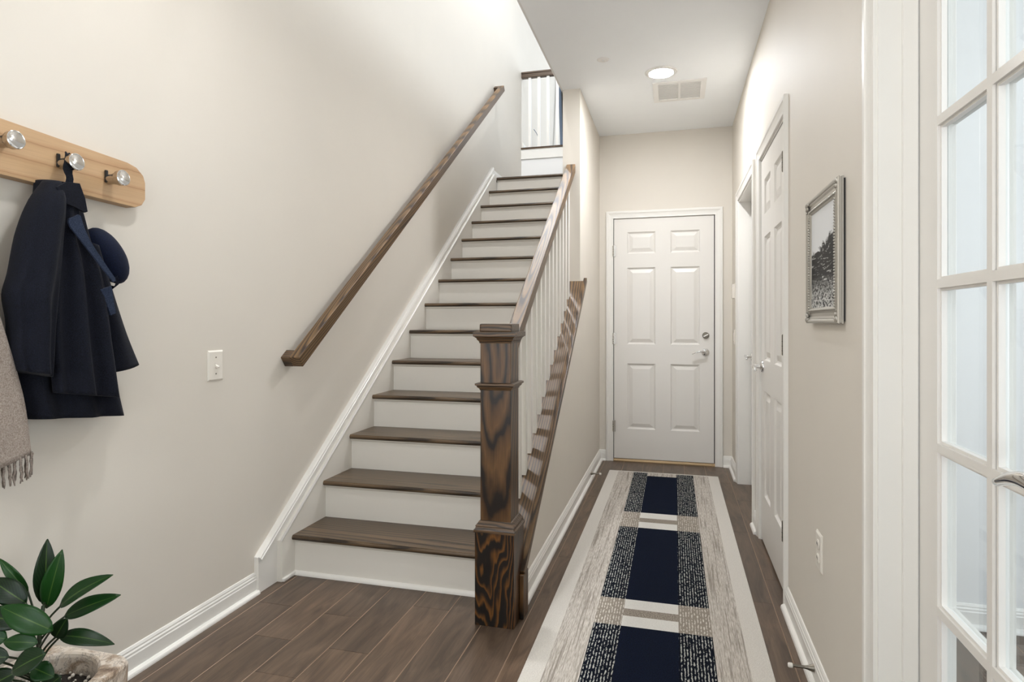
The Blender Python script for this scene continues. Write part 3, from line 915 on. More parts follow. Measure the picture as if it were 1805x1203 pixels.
boxes('strike_plate', [(DX1 + 0.0005, DX1 + 0.004, YEND - 0.003, YEND + 0.02, 1.07, 1.105), (DX1 + 0.0005, DX1 + 0.004, YEND - 0.003, YEND + 0.02, 0.90, 0.975)], M['darkmetal'], d1)

# ------------------------------------------------------------------ door_2: near white door in the right wall
d2 = tag(empty('door_2', (WR, 3.205, 0)), 'white six-panel closet door beside the framed picture', 'door', kind='structure')
FX = WR + 0.003
six_panel(d2, lambda u, d, z: (FX + d, 2.824 + u, 0.014 + z), 0.762, 2.060, M['door'])
casing(d2, 'y', WR, -1, D2A, D2B, ZD)
boxes('jamb', [(WR, X1, D2A - 0.001, D2A + 0.006, 0, ZD), (WR, X1, D2B - 0.006, D2B + 0.001, 0, ZD), (WR, X1, D2A, D2B, ZD - 0.012, ZD + 0.001)], M['trim'], d2)
for zc in (1.84, 1.052, 0.252): hinge(d2, WR - 0.008, 2.822, zc, M['darkmetal'], 'y', 0.092)
lever(d2, (FX, 3.527, 0.955), (-1, 0, 0), (0, -1, 0), M['polished'], 0.105)

# ------------------------------------------------------------------ door_3: far white door, set back
d3 = tag(empty('door_3', (WR, 4.325, 0)), 'recessed white door beyond the closet door, lever showing', 'door', kind='structure')
six_panel(d3, lambda u, d, z: (0.545 + d, 3.905 + u, 0.014 + z), 0.84, 2.060, M['door'])
casing(d3, 'y', WR, -1, D3A, D3B, ZD)
boxes('jamb', [(WR - 0.001, X1, D3A - 0.001, D3A + 0.018, 0, ZD), (WR - 0.001, X1, D3B - 0.004, D3B + 0.016, 0, ZD), (WR - 0.001, X1, D3A, D3B, ZD - 0.014, ZD + 0.001)], M['trim'], d3)
lever(d3, (0.545, 4.690, 0.945), (-1, 0, 0), (0, -1, 0), M['polished'], 0.10)

# ------------------------------------------------------------------ door_4: glazed french doors
d4 = tag(empty('door_4', (WR, 0.93, 0)), 'white glazed french doors with muntin grid at the right edge', 'door', kind='structure')
casing(d4, 'y', WR, -1, FR0, FR1, ZD)
boxes('jamb', [(WR - 0.001, X1 + 0.002, FR1 - 0.006, FR1 + 0.001, 0, ZD), (WR - 0.001, X1 + 0.002, FR0 - 0.001, FR0 + 0.006, 0, ZD), (WR - 0.001, X1 + 0.002, FR0, FR1, ZD - 0.006, ZD + 0.001)], M['trim'], d4)
boxes('door_stop', [(0.507, 0.537, FR1 - 0.017, FR1 - 0.005, 0, ZD - 0.006), (0.507, 0.537, FR0 + 0.005, FR0 + 0.017, 0, ZD - 0.006), (0.507, 0.537, FR0 + 0.005, FR1 - 0.005, ZD - 0.018, ZD - 0.005)], M['trim'], d4)
GX0, GX1 = 0.540, 0.576               # leaf faces
ZM = [0.5825, 0.930, 1.2785, 1.6245]  # muntin centres


def french(y_far, mirror):
    """one ten-pane leaf; y_far is its far edge"""
    wl = 0.640
    lf = empty('door_leaf', (GX0, y_far - wl / 2, 0.012), d4)
    def Yw(u): return y_far - u                 # u from the far edge towards the camera
    st_, pw, mw = 0.098, 0.210, 0.024
    ztop, zbot = 2.070, 0.012
    box('stile', GX0, GX1, Yw(st_), Yw(0), zbot, ztop, M['door'], lf, bevel=0.0015)
    box('stile', GX0, GX1, Yw(wl), Yw(wl - st_), zbot, ztop, M['door'], lf, bevel=0.0015)
    box('rail', GX0, GX1, Yw(wl - st_), Yw(st_), zbot, 0.232, M['door'], lf, bevel=0.0015)
    box('rail', GX0, GX1, Yw(wl - st_), Yw(st_), 1.972, ztop, M['door'], lf, bevel=0.0015)
    mp_ = [(-0.0115, GX0 + 0.0185), (-0.0105, GX0 + 0.013), (-0.008, GX0 + 0.009), (-0.0095, GX0 + 0.005), (-0.0095, GX0), (0.0095, GX0), (0.0095, GX0 + 0.005), (0.008, GX0 + 0.009), (0.0105, GX0 + 0.013), (0.0115, GX0 + 0.0185),
           (0.0105, GX0 + 0.023), (0.008, GX0 + 0.027), (0.0095, GX0 + 0.031), (0.0095, GX1), (-0.0095, GX1), (-0.0095, GX0 + 0.031), (-0.008, GX0 + 0.027), (-0.0105, GX0 + 0.023)]
    yc = Yw(st_ + pw + mw / 2)
    prism('muntin', [(x, yc + t) for t, x in mp_], 'z', 0.232, 1.972, M['door'], lf)
    for z in ZM:
        for (ua, ub) in ((st_, st_ + pw + 0.0025), (st_ + pw + mw - 0.0025, wl - st_)):
            prism('muntin', [(x, z + t) for t, x in mp_], 'y', Yw(ub), Yw(ua), M['door'], lf)
    zc = [0.232] + ZM + [1.972]
    first = None
    for c in range(2):
        u0 = st_ if c == 0 else st_ + pw + mw
        for r in range(5):
            a = zc[r] + (0.0 if r == 0 else 0.009); b = zc[r + 1] - (0.0 if r == 4 else 0.009)
            ya, yb = Yw(u0 + pw), Yw(u0)
            pn = box('pane', GX0 + 0.0165, GX0 + 0.0205, ya, yb, a, b, M['glass'], lf)
            # glazing bead round the pane on the hall side
            V, F = [], []
            for (p0, p1) in (((ya, a), (yb, a + 0.006)), ((ya, b - 0.006), (yb, b)), ((ya, a + 0.006), (ya + 0.006, b - 0.006)), ((yb - 0.006, a + 0.006), (yb, b - 0.006))):
                v_, f_ = box_vf(GX0 + 0.006, GX0 + 0.0165, p0[0], p1[0], p0[1], p1[1]); n_ = len(V); V += v_; F += [tuple(q_ + n_ for q_ in g_) for g_ in f_]
            obj('glazing_bead', V, F, M['door'], pn, keep=True)
    return lf


lfa = french(1.581, False)
lfb = french(0.935, True)
lever(d4, (GX0, 0.990, 0.960), (-1, 0, 0), (0, 1, 0), M['polished'], 0.140, 1.7)
lever(d4, (GX0, 0.880, 0.960), (-1, 0, 0), (0, -1, 0), M['polished'], 0.140, 1.7)

# entry window behind the viewer
ew = tag(empty('window_1', (-0.65, YB, 0.38)), 'wide entry window behind the viewer', 'window', kind='structure')
boxes('window_frame', [(-1.62, -1.56, YB - 0.1, YB, 0.38, 2.75), (0.26, 0.32, YB - 0.1, YB, 0.38, 2.75), (-1.62, 0.32, YB - 0.1, YB, 0.38, 0.44), (-1.62, 0.32, YB - 0.1, YB, 2.69, 2.75), (-0.68, -0.62, YB - 0.1, YB, 0.38, 2.75)], M['trim'], ew)
box('pane', -1.56, 0.26, YB - 0.06, YB - 0.055, 0.44, 2.69, M['glass'], ew)

# ------------------------------------------------------------------ ceiling fixtures
def downlight(x, y, label, mat='lamp', HC=HC):
    t = tag(empty('ceiling_light', (x, y, HC)), label, 'ceiling light', 'recessed ceiling lights')
    lathe('trim_ring', [(0.074, -0.004), (0.078, -0.010), (0.098, -0.006), (0.102, 0.0), (0.074, 0.0)], (x, y, HC), (0, 0, 1), M['lamp_ring'], t, n=40)
    lathe('diffuser', [(0.0, -0.009), (0.072, -0.007), (0.0755, -0.003), (0.0755, 0.0), (0.0, 0.0)], (x, y, HC), (0, 0, 1), M[mat], t, n=40)
    return t


downlight(-0.082, 4.03, 'round recessed ceiling light glowing above the hall')
downlight(-1.0, 1.62, 'round recessed ceiling light in front of the stairs', 'lamp_foyer')
downlight(-0.85, -1.2, 'round recessed ceiling light near the entry window', 'lamp_foyer')
downlight(-1.35, 3.15, 'round ceiling light high above the lower stairs', 'lamp_stair', ZTOP)
downlight(-1.35, 5.2, 'round ceiling light high above the upper stairs', 'lamp_stair', ZTOP)
vt = tag(empty('ceiling_vent', (0.034, 4.38, HC)), 'white slatted return-air grille in the hall ceiling', 'vent')
vx0, vx1, vy0, vy1 = -0.142, 0.208, 4.196, 4.567
boxes('frame', [(vx0, vx1, vy0, vy0 + 0.035, HC - 0.007, HC), (vx0, vx1, vy1 - 0.035, vy1, HC - 0.007, HC), (vx0, vx0 + 0.035, vy0 + 0.035, vy1 - 0.035, HC - 0.007, HC), (vx1 - 0.035, vx1, vy0 + 0.035, vy1 - 0.035, HC - 0.007, HC), (0.026, 0.042, vy0 + 0.035, vy1 - 0.035, HC - 0.007, HC)], M['lamp_ring'], vt)
sl0 = None
for c, (xa, xb) in enumerate(((vx0 + 0.035, 0.026), (0.042, vx1 - 0.035))):
    for k in range(12):
        y = vy0 + 0.045 + k * 0.0245
        pr = [(y, HC - 0.0055), (y + 0.0240, HC - 0.0030), (y + 0.0240, HC - 0.0015), (y, HC - 0.0045)]
        if sl0 is None:
            sl0 = prism('slat', pr, 'x', xa, xb, M['lamp_ring'], vt); slw = WLOC[sl0].copy(); sxa = (xa + xb) / 2; sy = y
        else:
            dup(sl0, vt, slw + Vector(((xa + xb) / 2 - sxa, y - sy, 0)))
sp = tag(empty('sprinkler_cover', (-0.421, 3.744, HC)), 'small round white sprinkler plate in the hall ceiling', 'sprinkler')
lathe('plate', [(0.0, -0.006), (0.030, -0.006), (0.037, -0.002), (0.038, 0.0), (0.0, 0.0)], (-0.421, 3.744, HC), (0, 0, 1), M['lamp_ring'], sp)
lathe('head', [(0.0, -0.016), (0.008, -0.0155), (0.009, -0.014), (0.005, -0.012), (0.006, -0.006), (0.0, -0.005)], (-0.421, 3.744, HC), (0, 0, 1), M['lamp_ring'], sp, n=16)

# ------------------------------------------------------------------ small wall things
def plate(name, ax_x, sgn, y0, y1, z0, z1, label, cat):
    t = tag(empty(name, (ax_x, (y0 + y1) / 2, z0)), label, cat)
    c, d = 0.006, 0.006
    V = [(ax_x, y0, z0), (ax_x, y1, z0), (ax_x, y1, z1), (ax_x, y0, z1), (ax_x + sgn * 0.002, y0, z0), (ax_x + sgn * 0.002, y1, z0), (ax_x + sgn * 0.002, y1, z1), (ax_x + sgn * 0.002, y0, z1),
         (ax_x + sgn * d, y0 + c, z0 + c), (ax_x + sgn * d, y1 - c, z0 + c), (ax_x + sgn * d, y1 - c, z1 - c), (ax_x + sgn * d, y0 + c, z1 - c)]
    F = [(0, 1, 2, 3), (0, 1, 5, 4), (1, 2, 6, 5), (2, 3, 7, 6), (3, 0, 4, 7), (4, 5, 9, 8), (5, 6, 10, 9), (6, 7, 11, 10), (7, 4, 8, 11), (8, 9, 10, 11)]
    obj('plate', V, F, M['plastic'], t)
    return t


sw = plate('light_switch', WL, 1, 2.020, 2.104, 0.960, 1.082, 'white toggle light switch on the left wall below handrail', 'light switch')
ym = 2.062
box('slot', WL + 0.0055, WL + 0.0068, ym - 0.005, ym + 0.005, 1.009, 1.033, M['plastic'], sw)
v, f = box_vf(0, 0.016, -0.0045, 0.0045, -0.004, 0.004); R = Matrix.Rotation(math.radians(28), 3, 'Y')
obj('toggle', [tuple(R @ Vector(p) + Vector((WL + 0.005, ym, 1.021))) for p in v], f, M['plastic'], sw, bevel=0.001)
for z in (0.988, 1.054): lathe('screw', [(0, 0.0), (0.003, 0.0), (0.0028, 0.001), (0, 0.0012)], (WL + 0.006, ym, z), (1, 0, 0), M['darkmetal'], sw, n=10)

ot = plate('wall_outlet', WR, -1, 2.142, 2.218, 0.386, 0.508, 'white double socket outlet low on the right wall', 'outlet')
ym = 2.18
for zc in (0.424, 0.470):
    r = lathe('receptacle', [(0, 0), (0.0165, 0), (0.0165, 0.0022), (0.015, 0.003), (0, 0.003)], (WR - 0.0055, ym, zc), (-1, 0, 0), M['plastic'], ot, n=20)
    for dy in (-0.006, 0.006): box('slot', WR - 0.0090, WR - 0.0080, ym + dy - 0.0012, ym + dy + 0.0012, zc - 0.002, zc + 0.007, M['slot'], r)

th = plate('thermostat', WR, -1, 5.04, 5.12, 1.375, 1.500, 'small white control box on right wall by the end door', 'thermostat')
box('housing', WR - 0.022, WR - 0.004, 5.046, 5.114, 1.382, 1.492, M['plastic'], th, bevel=0.003)
s2 = plate('light_switch', WR, -1, 5.05, 5.12, 1.02, 1.135, 'white switch plate below the control box near the end door', 'light switch')
box('rocker', WR - 0.010, WR - 0.005, 5.070, 5.100, 1.045, 1.11, M['plastic'], s2, bevel=0.002)


def doorstop(p, d, label):
    t = tag(empty('door_stop', p), label, 'door stop', 'door stops on the baseboards')
    lathe('shaft', [(0.0, 0.0), (0.013, 0.0), (0.012, 0.006), (0.007, 0.020), (0.005, 0.030), (0.005, 0.068), (0.0, 0.068)], p, d, M['darkmetal'], t, n=18)
    q_ = Vector(p) + Vector(d) * 0.066
    lathe('bumper', [(0.0, 0.0), (0.0075, 0.0), (0.008, 0.003), (0.008, 0.011), (0.006, 0.014), (0.0, 0.014)], q_, d, M['rubber'], t, n=16)


doorstop((WR - 0.0135, 2.20, 0.052), (-1, 0, 0), 'metal door stop with white tip below the wall outlet')
doorstop((HXR + 0.0135, 4.62, 0.045), (1, 0, 0), 'metal door stop on the baseboard under the stair wall')

# ------------------------------------------------------------------ framed picture
pf = tag(empty('framed_picture', (WR, 2.06, 1.19)), 'black and white grass photograph in ornate silver frame', 'picture')
PY0, PY1, PZ0, PZ1 = 1.868, 2.290, 1.193, 1.605
FP = [(0.0, 0.0), (0.004, 0.0), (0.005, 0.002), (0.009, 0.002), (0.010, 0.0), (0.012, 0.0), (0.0155, 0.002), (0.0165, 0.006), (0.0155, 0.010), (0.012, 0.013), (0.012, 0.016), (0.0085, 0.022), (0.0085, 0.032), (0.0115, 0.036), (0.0135, 0.041), (0.0115, 0.046), (0.008, 0.050), (0.0, 0.050)]
V, F = [], []
n = len(FP)
for (cy, cz, sy_, sz_) in ((PY0, PZ0, 1, 1), (PY1, PZ0, -1, 1), (PY1, PZ1, -1, -1), (PY0, PZ1, 1, -1)):
    for t, ins in FP: V.append((WR - 0.006 - t, cy + sy_ * ins, cz + sz_ * ins))
for s_ in range(4):
    for j in range(n):
        e = (s_ + 1) % 4
        F.append((s_ * n + j, s_ * n + (j + 1) % n, e * n + (j + 1) % n, e * n + j))
frm = obj('frame', V, F, M['silver'], pf)
box('backing', WR - 0.006, WR, PY0 + 0.006, PY1 - 0.006, PZ0 + 0.006, PZ1 - 0.006, M['black'], pf)
box('print', WR - 0.0125, WR - 0.006, PY0 + 0.048, PY1 - 0.048, PZ0 + 0.048, PZ1 - 0.048, M['print'], pf)
# beaded inner edge and corner ornaments
V, F = [], []
def bead(y, z):
    v, f = lathe_vf([(0.0, -0.004), (0.0028, -0.0028), (0.004, 0), (0.0028, 0.0028), (0.0, 0.004)], (WR - 0.0195, y, z), (1, 0, 0), 6)
    n_ = len(V); V.extend(v); F.extend([tuple(a + n_ for a in q) for q in f])
y = PY0 + 0.042
while y < PY1 - 0.042: bead(y, PZ0 + 0.0415); bead(y, PZ1 - 0.0415); y += 0.0085
z = PZ0 + 0.05
while z < PZ1 - 0.05: bead(PY0 + 0.0415, z); bead(PY1 - 0.0415, z); z += 0.0085
bo = obj('beading', V, F, M['silver'], frm, smooth=True); bo['kind'] = 'stuff'
for cy, cz, a, b in ((PY0, PZ0, 1, 1), (PY1, PZ0, -1, 1), (PY1, PZ1, -1, -1), (PY0, PZ1, 1, -1)):
    L = []
    for (u, w_, r) in ((0.012, 0.012, 0.010), (0.026, 0.010, 0.007), (0.010, 0.026, 0.007), (0.036, 0.012, 0.005), (0.012, 0.036, 0.005), (0.024, 0.024, 0.008)):
        L.append(lathe_vf([(0.0, -0.004), (r * 0.8, -0.002), (r, 0.001), (r * 0.6, r * 0.45), (0.0, r * 0.6)], (WR - 0.0205, cy + a * u, cz + b * w_), (-1, 0, 0), 10))
    v, f = join(L); obj('corner_ornament', v, f, M['silver'], frm, smooth=True)

# ------------------------------------------------------------------ runner rug
RX = [-0.500, -0.428, -0.307, -0.201, 0.016, 0.139, 0.250, 0.323]
RT = 0.011
ys = [4.905, 4.885, 4.79]
# (y from, y to, kind of row) going towards the camera
rows = [(4.905, 4.885, 'hem'), (4.885, 4.790, 'head')]
y = 4.79
for ln, gap in ((0.93, 0.285), (0.935, 0.235), (0.94, 0.235)):
    rows.append((y, y - ln, 'navy')); y -= ln
    a = gap / 3.0
    rows += [(y, y - a * 1.1, 'white'), (y - a * 1.1, y - a * 1.9, 'taupe'), (y - a * 1.9, y - gap, 'white')]; y -= gap
rows.append((y, 0.9, 'hem'))
mats = ['rug_cream', 'rug_grey', 'rug_speck', 'rug_tspeck', 'rug_navy', 'rug_white', 'rug_taupe']
V, F, MI = [], [], []
for (ya, yb, kd) in rows:
    for c in range(7):
        if c in (0, 6): m_ = 'rug_cream'
        elif kd == 'hem': m_ = 'rug_cream'
        elif kd == 'head': m_ = 'rug_grey' if c not in (3,) else 'rug_grey'
        elif c in (1, 5): m_ = 'rug_grey'
        elif c in (2, 4): m_ = 'rug_speck' if kd == 'navy' else 'rug_tspeck'
        else: m_ = {'navy': 'rug_navy', 'white': 'rug_white', 'taupe': 'rug_taupe'}[kd]
        if kd == 'head' and c in (2, 4): m_ = 'rug_speck'
        n_ = len(V)
        V += [(RX[c], yb, RT), (RX[c + 1], yb, RT), (RX[c + 1], ya, RT), (RX[c], ya, RT)]
        F.append((n_, n_ + 1, n_ + 2, n_ + 3)); MI.append(mats.index(m_))
yl, yh = rows[-1][1], rows[0][0]
for p in (((RX[0], yl), (RX[-1], yl)), ((RX[-1], yl), (RX[-1], yh)), ((RX[-1], yh), (RX[0], yh)), ((RX[0], yh), (RX[0], yl))):
    n_ = len(V); (xa, ya), (xb, yb) = p
    V += [(xa, ya, 0.0005), (xb, yb, 0.0005), (xb, yb, RT), (xa, ya, RT)]; F.append((n_, n_ + 1, n_ + 2, n_ + 3)); MI.append(0)
n_ = len(V); V += [(RX[0], yl, 0.0005), (RX[0], yh, 0.0005), (RX[-1], yh, 0.0005), (RX[-1], yl, 0.0005)]; F.append((n_, n_ + 1, n_ + 2, n_ + 3)); MI.append(0)
rug = obj('runner_rug', V, F, [M[q] for q in mats], None, midx=MI, origin=(0, 0, 0), keep=True)
tag(rug, 'long runner rug with navy blocks and cream border', 'rug')

# ------------------------------------------------------------------ coat rack
rk = tag(empty('coat_rack', (WL, 1.2, 1.585)), 'pale oak coat rack board with steel pegs on left wall', 'coat rack')
zt = lambda y: 1.746 - 0.052 * (y - 1.225)
zb = lambda y: 1.595 - 0.030 * (y - 1.225)
ol = [(0.60, zb(0.60)), (1.650, zb(1.65)), (1.676, zb(1.65) + 0.012), (1.690, zb(1.65) + 0.034), (1.690, 1.672), (1.682, 1.695), (1.655, 1.717), (1.620, zt(1.62)), (0.60, zt(0.60))]
prism('board', ol, 'x', WL, WL + 0.040, M['pine'], rk, bevel=0.002)
bx = WL + 0.040
for (yy, zz) in ((0.745, 1.690), (0.905, 1.686), (1.070, 1.684), (1.222, 1.679), (1.392, 1.663), (1.548, 1.652)):
    d = Vector((1, 0.02, 0.05)).normalized()
    pg = lathe('peg', [(0.0, 0.0), (0.0155, 0.0), (0.0165, 0.020), (0.0195, 0.038), (0.0235, 0.044), (0.0245, 0.060), (0.0, 0.060)], (bx, yy, zz), d, M['chrome'], rk)
    c_ = Vector((bx, yy, zz)) + d * 0.060
    lathe('peg_cap', [(0.0, -0.001), (0.0245, -0.001), (0.0245, 0.001), (0.0225, 0.002), (0.021, 0.0012), (0.0, 0.0006)], c_, d, M['polished'], pg)
    box('hook_tab', bx + 0.002, bx + 0.010, yy - 0.016, yy - 0.007, zz - 0.012, zz + 0.028, M['black'], pg, bevel=0.003)


# ------------------------------------------------------------------ coat
def loft(name, levels, mat, parent, rows_=30, nseg=44, folds=(0.006, 5.0, 0.0), ex=0.75, smooth=True):
    """levels from top to bottom: (z_left, z_right, y_left, y_right, x_back, x_front)"""
    V, F = [], []
    A, kf, ph = folds
    for r in range(rows_ + 1):
        t = r / rows_
        zl, zr, y0, y1, xb, xf = cr(levels, t)
        yc, hy, xc, hx = (y0 + y1) / 2, (y1 - y0) / 2, (xb + xf) / 2, (xf - xb) / 2
        for s_ in range(nseg):
            th_ = 2 * math.pi * s_ / nseg
            c, n_ = math.cos(th_), math.sin(th_)
            u = math.copysign(abs(c) ** ex, c); w_ = math.copysign(abs(n_) ** ex, n_)
            x = xc + hx * w_
            if n_ > 0: x += A * min(1, t * 1.6) * math.sin(kf * u + ph + 1.2 * math.sin(2.3 * t)) * n_
            z_ = zl + (zr - zl) * (u + 1) / 2
            V.append((max(x, WL + 0.001), yc + hy * u, z_))
    for r in range(rows_):
        for s_ in range(nseg):
            F.append((r * nseg + s_, r * nseg + (s_ + 1) % nseg, (r + 1) * nseg + (s_ + 1) % nseg, (r + 1) * nseg + s_))
    F.append(tuple(range(nseg))); F.append(tuple(range(rows_ * nseg + nseg - 1, rows_ * nseg - 1, -1)))
    o = obj(name, V, F, mat, parent, smooth=smooth)
    for p in o.data.polygons:
        if len(p.vertices) > 4: p.use_smooth = False
    return o


ct = tag(empty('coat', (-1.72, 1.40, 0.90)), 'navy wool coat hanging from a steel peg', 'coat')
loft('coat_back', [(1.600, 1.605, 1.318, 1.400, -1.775, -1.705), (1.530, 1.535, 1.310, 1.430, -1.785, -1.690), (1.44, 1.44, 1.272, 1.462, -1.786, -1.690), (1.30, 1.30, 1.246, 1.520, -1.786, -1.695),
                   (1.17, 1.16, 1.258, 1.540, -1.786, -1.700), (1.05, 1.02, 1.262, 1.555, -1.786, -1.698), (0.927, 0.895, 1.285, 1.582, -1.786, -1.695)], M['coat'], ct, 34, 56, (0.016, 7.5, 0.6))
loft('front_panel', [(1.565, 1.560, 1.345, 1.402, -1.72, -1.682), (1.46, 1.46, 1.330, 1.405, -1.72, -1.668), (1.36, 1.36, 1.322, 1.455, -1.72, -1.662), (1.25, 1.24, 1.318, 1.478, -1.72, -1.656),
                     (1.12, 1.10, 1.316, 1.500, -1.72, -1.652), (0.998, 0.962, 1.322, 1.520, -1.715, -1.650)], M['coat'], ct, 30, 52, (0.019, 7.0, 2.2))
loft('sleeve', [(1.597, 1.600, 1.318, 1.356, -1.735, -1.690), (1.53, 1.545, 1.276, 1.352, -1.745, -1.655), (1.44, 1.44, 1.240, 1.342, -1.745, -1.645), (1.33, 1.32, 1.215, 1.328, -1.74, -1.640), (1.27, 1.25, 1.200, 1.322, -1.74, -1.640),
                (1.20, 1.18, 1.212, 1.316, -1.74, -1.642), (1.13, 1.11, 1.210, 1.312, -1.735, -1.642), (1.068, 1.044, 1.222, 1.310, -1.735, -1.645)], M['coat'], ct, 30, 40, (0.016, 5.0, 0.4))
loft('sleeve', [(1.44, 1.43, 1.440, 1.485, -1.76, -1.70), (1.32, 1.31, 1.470, 1.530, -1.765, -1.70), (1.18, 1.16, 1.500, 1.588, -1.768, -1.698), (1.035, 1.056, 1.520, 1.640, -1.77, -1.70)], M['coat'], ct, 22, 36, (0.005, 3.0, 1.0))
# lapel: folded cloth with thickness
def cloth_plate(name, outline, x_fn, th_, mat, parent):
    n_ = len(outline)
    V = [(x_fn(y, z), y, z) for y, z in outline] + [(x_fn(y, z) - th_, y, z) for y, z in outline]
    F = [tuple(range(n_)), tuple(range(2 * n_ - 1, n_ - 1, -1))] + [(j, (j + 1) % n_, n_ + (j + 1) % n_, n_ + j) for j in range(n_)]
    return obj(name, V, F, mat, parent, bevel=0.0012)


cloth_plate('lapel', [(1.334, 1.478), (1.337, 1.489), (1.350, 1.496), (1.366, 1.506), (1.373, 1.503), (1.382, 1.468), (1.397, 1.432), (1.414, 1.406), (1.430, 1.384), (1.450, 1.355), (1.468, 1.331), (1.470, 1.322), (1.462, 1.317), (1.425, 1.360), (1.385, 1.409), (1.360, 1.440), (1.340, 1.463)],
            lambda y, z: -1.650 + 0.02 * (1.5 - z) / 0.18 - 0.08 * (y - 1.33) ** 2, 0.006, M['coat_lapel'], ct)
cloth_plate('collar', [(1.318, 1.575), (1.345, 1.596), (1.385, 1.600), (1.402, 1.560), (1.410, 1.522), (1.402, 1.518), (1.372, 1.528), (1.340, 1.535), (1.322, 1.550)],
            lambda y, z: -1.668 - 0.25 * (y - 1.36) ** 2, 0.008, M['coat'], ct)
cloth_plate('pocket_flap', [(1.434, 1.294), (1.452, 1.300), (1.470, 1.306), (1.478, 1.262), (1.486, 1.224), (1.468, 1.217), (1.452, 1.255)], lambda y, z: -1.648, 0.008, M['coat_lapel'], ct)
v, f = sweep_vf([cr([(-1.722, 1.392, 1.690), (-1.712, 1.386, 1.682), (-1.705, 1.378, 1.660), (-1.702, 1.372, 1.640), (-1.700, 1.380, 1.618), (-1.702, 1.376, 1.590), (-1.71, 1.37, 1.565)], t / 16) for t in range(17)], [(-0.010, -0.002), (0.010, -0.002), (0.010, 0.002), (-0.010, 0.002)], up=(1, 0, 0.1))
obj('hanging_loop', v, f, M['coat'], ct)
v, f = sweep_vf([cr([(-1.722, 1.392, 1.690), (-1.728, 1.402, 1.676), (-1.726, 1.400, 1.640), (-1.72, 1.392, 1.585)], t / 10) for t in range(11)], [(-0.008, -0.002), (0.008, -0.002), (0.008, 0.002), (-0.008, 0.002)], up=(1, 0, 0.1))
obj('hanging_loop', v, f, M['coat'], ct)

# ------------------------------------------------------------------ hat
ht = tag(empty('hat', (-1.75, 1.52, 1.318)), 'navy felt cap tucked behind the hanging coat', 'hat')
V, F = [], []
ca, sa = math.cos(math.radians(-54)), math.sin(math.radians(-54))
hc = Vector((-1.742, 1.535, 1.405))
nu, nv = 14, 36
for i_ in range(nu + 1):
    p_ = -math.pi / 2 + math.pi * i_ / nu
    for j in range(nv):
        q_ = 2 * math.pi * j / nv
        a = 0.098 * math.copysign(abs(math.cos(p_)) ** 0.8, math.cos(p_)) * math.cos(q_)     # long axis, across the opening
        b = 0.046 * math.cos(p_) ** 0.8 * math.sin(q_)                                      # towards the room (x)
        c = 0.052 * math.sin(p_)                                                            # crown height
        if c < 0: c *= 0.85
        V.append((hc.x + b, hc.y + a * ca - c * sa, hc.z + a * sa + c * ca))
for i_ in range(nu):
    for j in range(nv):
        F.append((i_ * nv + j, i_ * nv + (j + 1) % nv, (i_ + 1) * nv + (j + 1) % nv, (i_ + 1) * nv + j))
obj('crown', V, F, M['hat'], ht, smooth=True)
V, F = [], []
for i_ in range(17):
    s_ = -1 + 2 * i_ / 16
    for (o_, tz) in ((0.0, 0.0), (0.026 * (1 - s_ * s_) + 0.006, -0.004), (0.026 * (1 - s_ * s_) + 0.006, -0.008), (0.0, -0.006)):
        a = 0.052 + 0.040 * (1 - s_ * s_) ** 0.5 + 0.0; b = 0.038 * s_; c = -0.030 - o_ * 0.9 + tz
        V.append((hc.x + b, hc.y + a * ca - c * sa, hc.z + a * sa + c * ca))
for i_ in range(16):
    for j in range(4): F.append((i_ * 4 + j, i_ * 4 + (j + 1) % 4, i_ * 4 + 4 + (j + 1) % 4, i_ * 4 + 4 + j))
F += [(0, 1, 2, 3), (67, 66, 65, 64)]
obj('brim', V, F, M['hat'], ht, smooth=True)

# ------------------------------------------------------------------ scarf
sc_ = tag(empty('scarf', (-1.70, 1.12, 0.77)), 'oatmeal wool scarf with knotted fringe at the left edge', 'scarf')
loft('scarf_body', [(1.690, 1.690, 1.045, 1.092, -1.735, -1.690), (1.55, 1.55, 1.030, 1.105, -1.74, -1.685), (1.40, 1.40, 1.015, 1.135, -1.745, -1.68), (1.248, 1.248, 1.010, 1.178, -1.745, -1.675), (1.150, 1.150, 1.015, 1.206, -1.745, -1.672), (1.058, 1.058, 1.02, 1.232, -1.745, -1.672),
                    (0.965, 0.965, 1.025, 1.252, -1.745, -1.670), (0.80, 0.838, 1.03, 1.268, -1.742, -1.672)], M['scarf'], sc_, 40, 48, (0.007, 4.5, 0.3), ex=0.6)
fr0 = None
for k in range(48):
    y = 1.036 + k * 0.0049
    zt_ = 0.80 + (y - 1.03) / 0.238 * 0.038 + 0.006
    x = -1.680 - 0.007 * (k % 3)
    ln = 0.060 + 0.012 * random.random(); jx, jy = random.uniform(-0.004, 0.004), random.uniform(-0.003, 0.004)
    pts = [(x + jx * math.sin(t * 2.2 + k), y + jy * t / 5 + 0.0012 * math.sin(t * 1.7 + k), zt_ - ln * t / 6) for t in range(7)]
    v, f = sweep_vf(pts, circ(0.0030, 7), up=(1, 0, 0), scales=[1, 0.9, 0.95, 0.85, 0.9, 0.8, 0.45])
    obj('fringe_strand', v, f, M['fringe'], sc_, smooth=True)

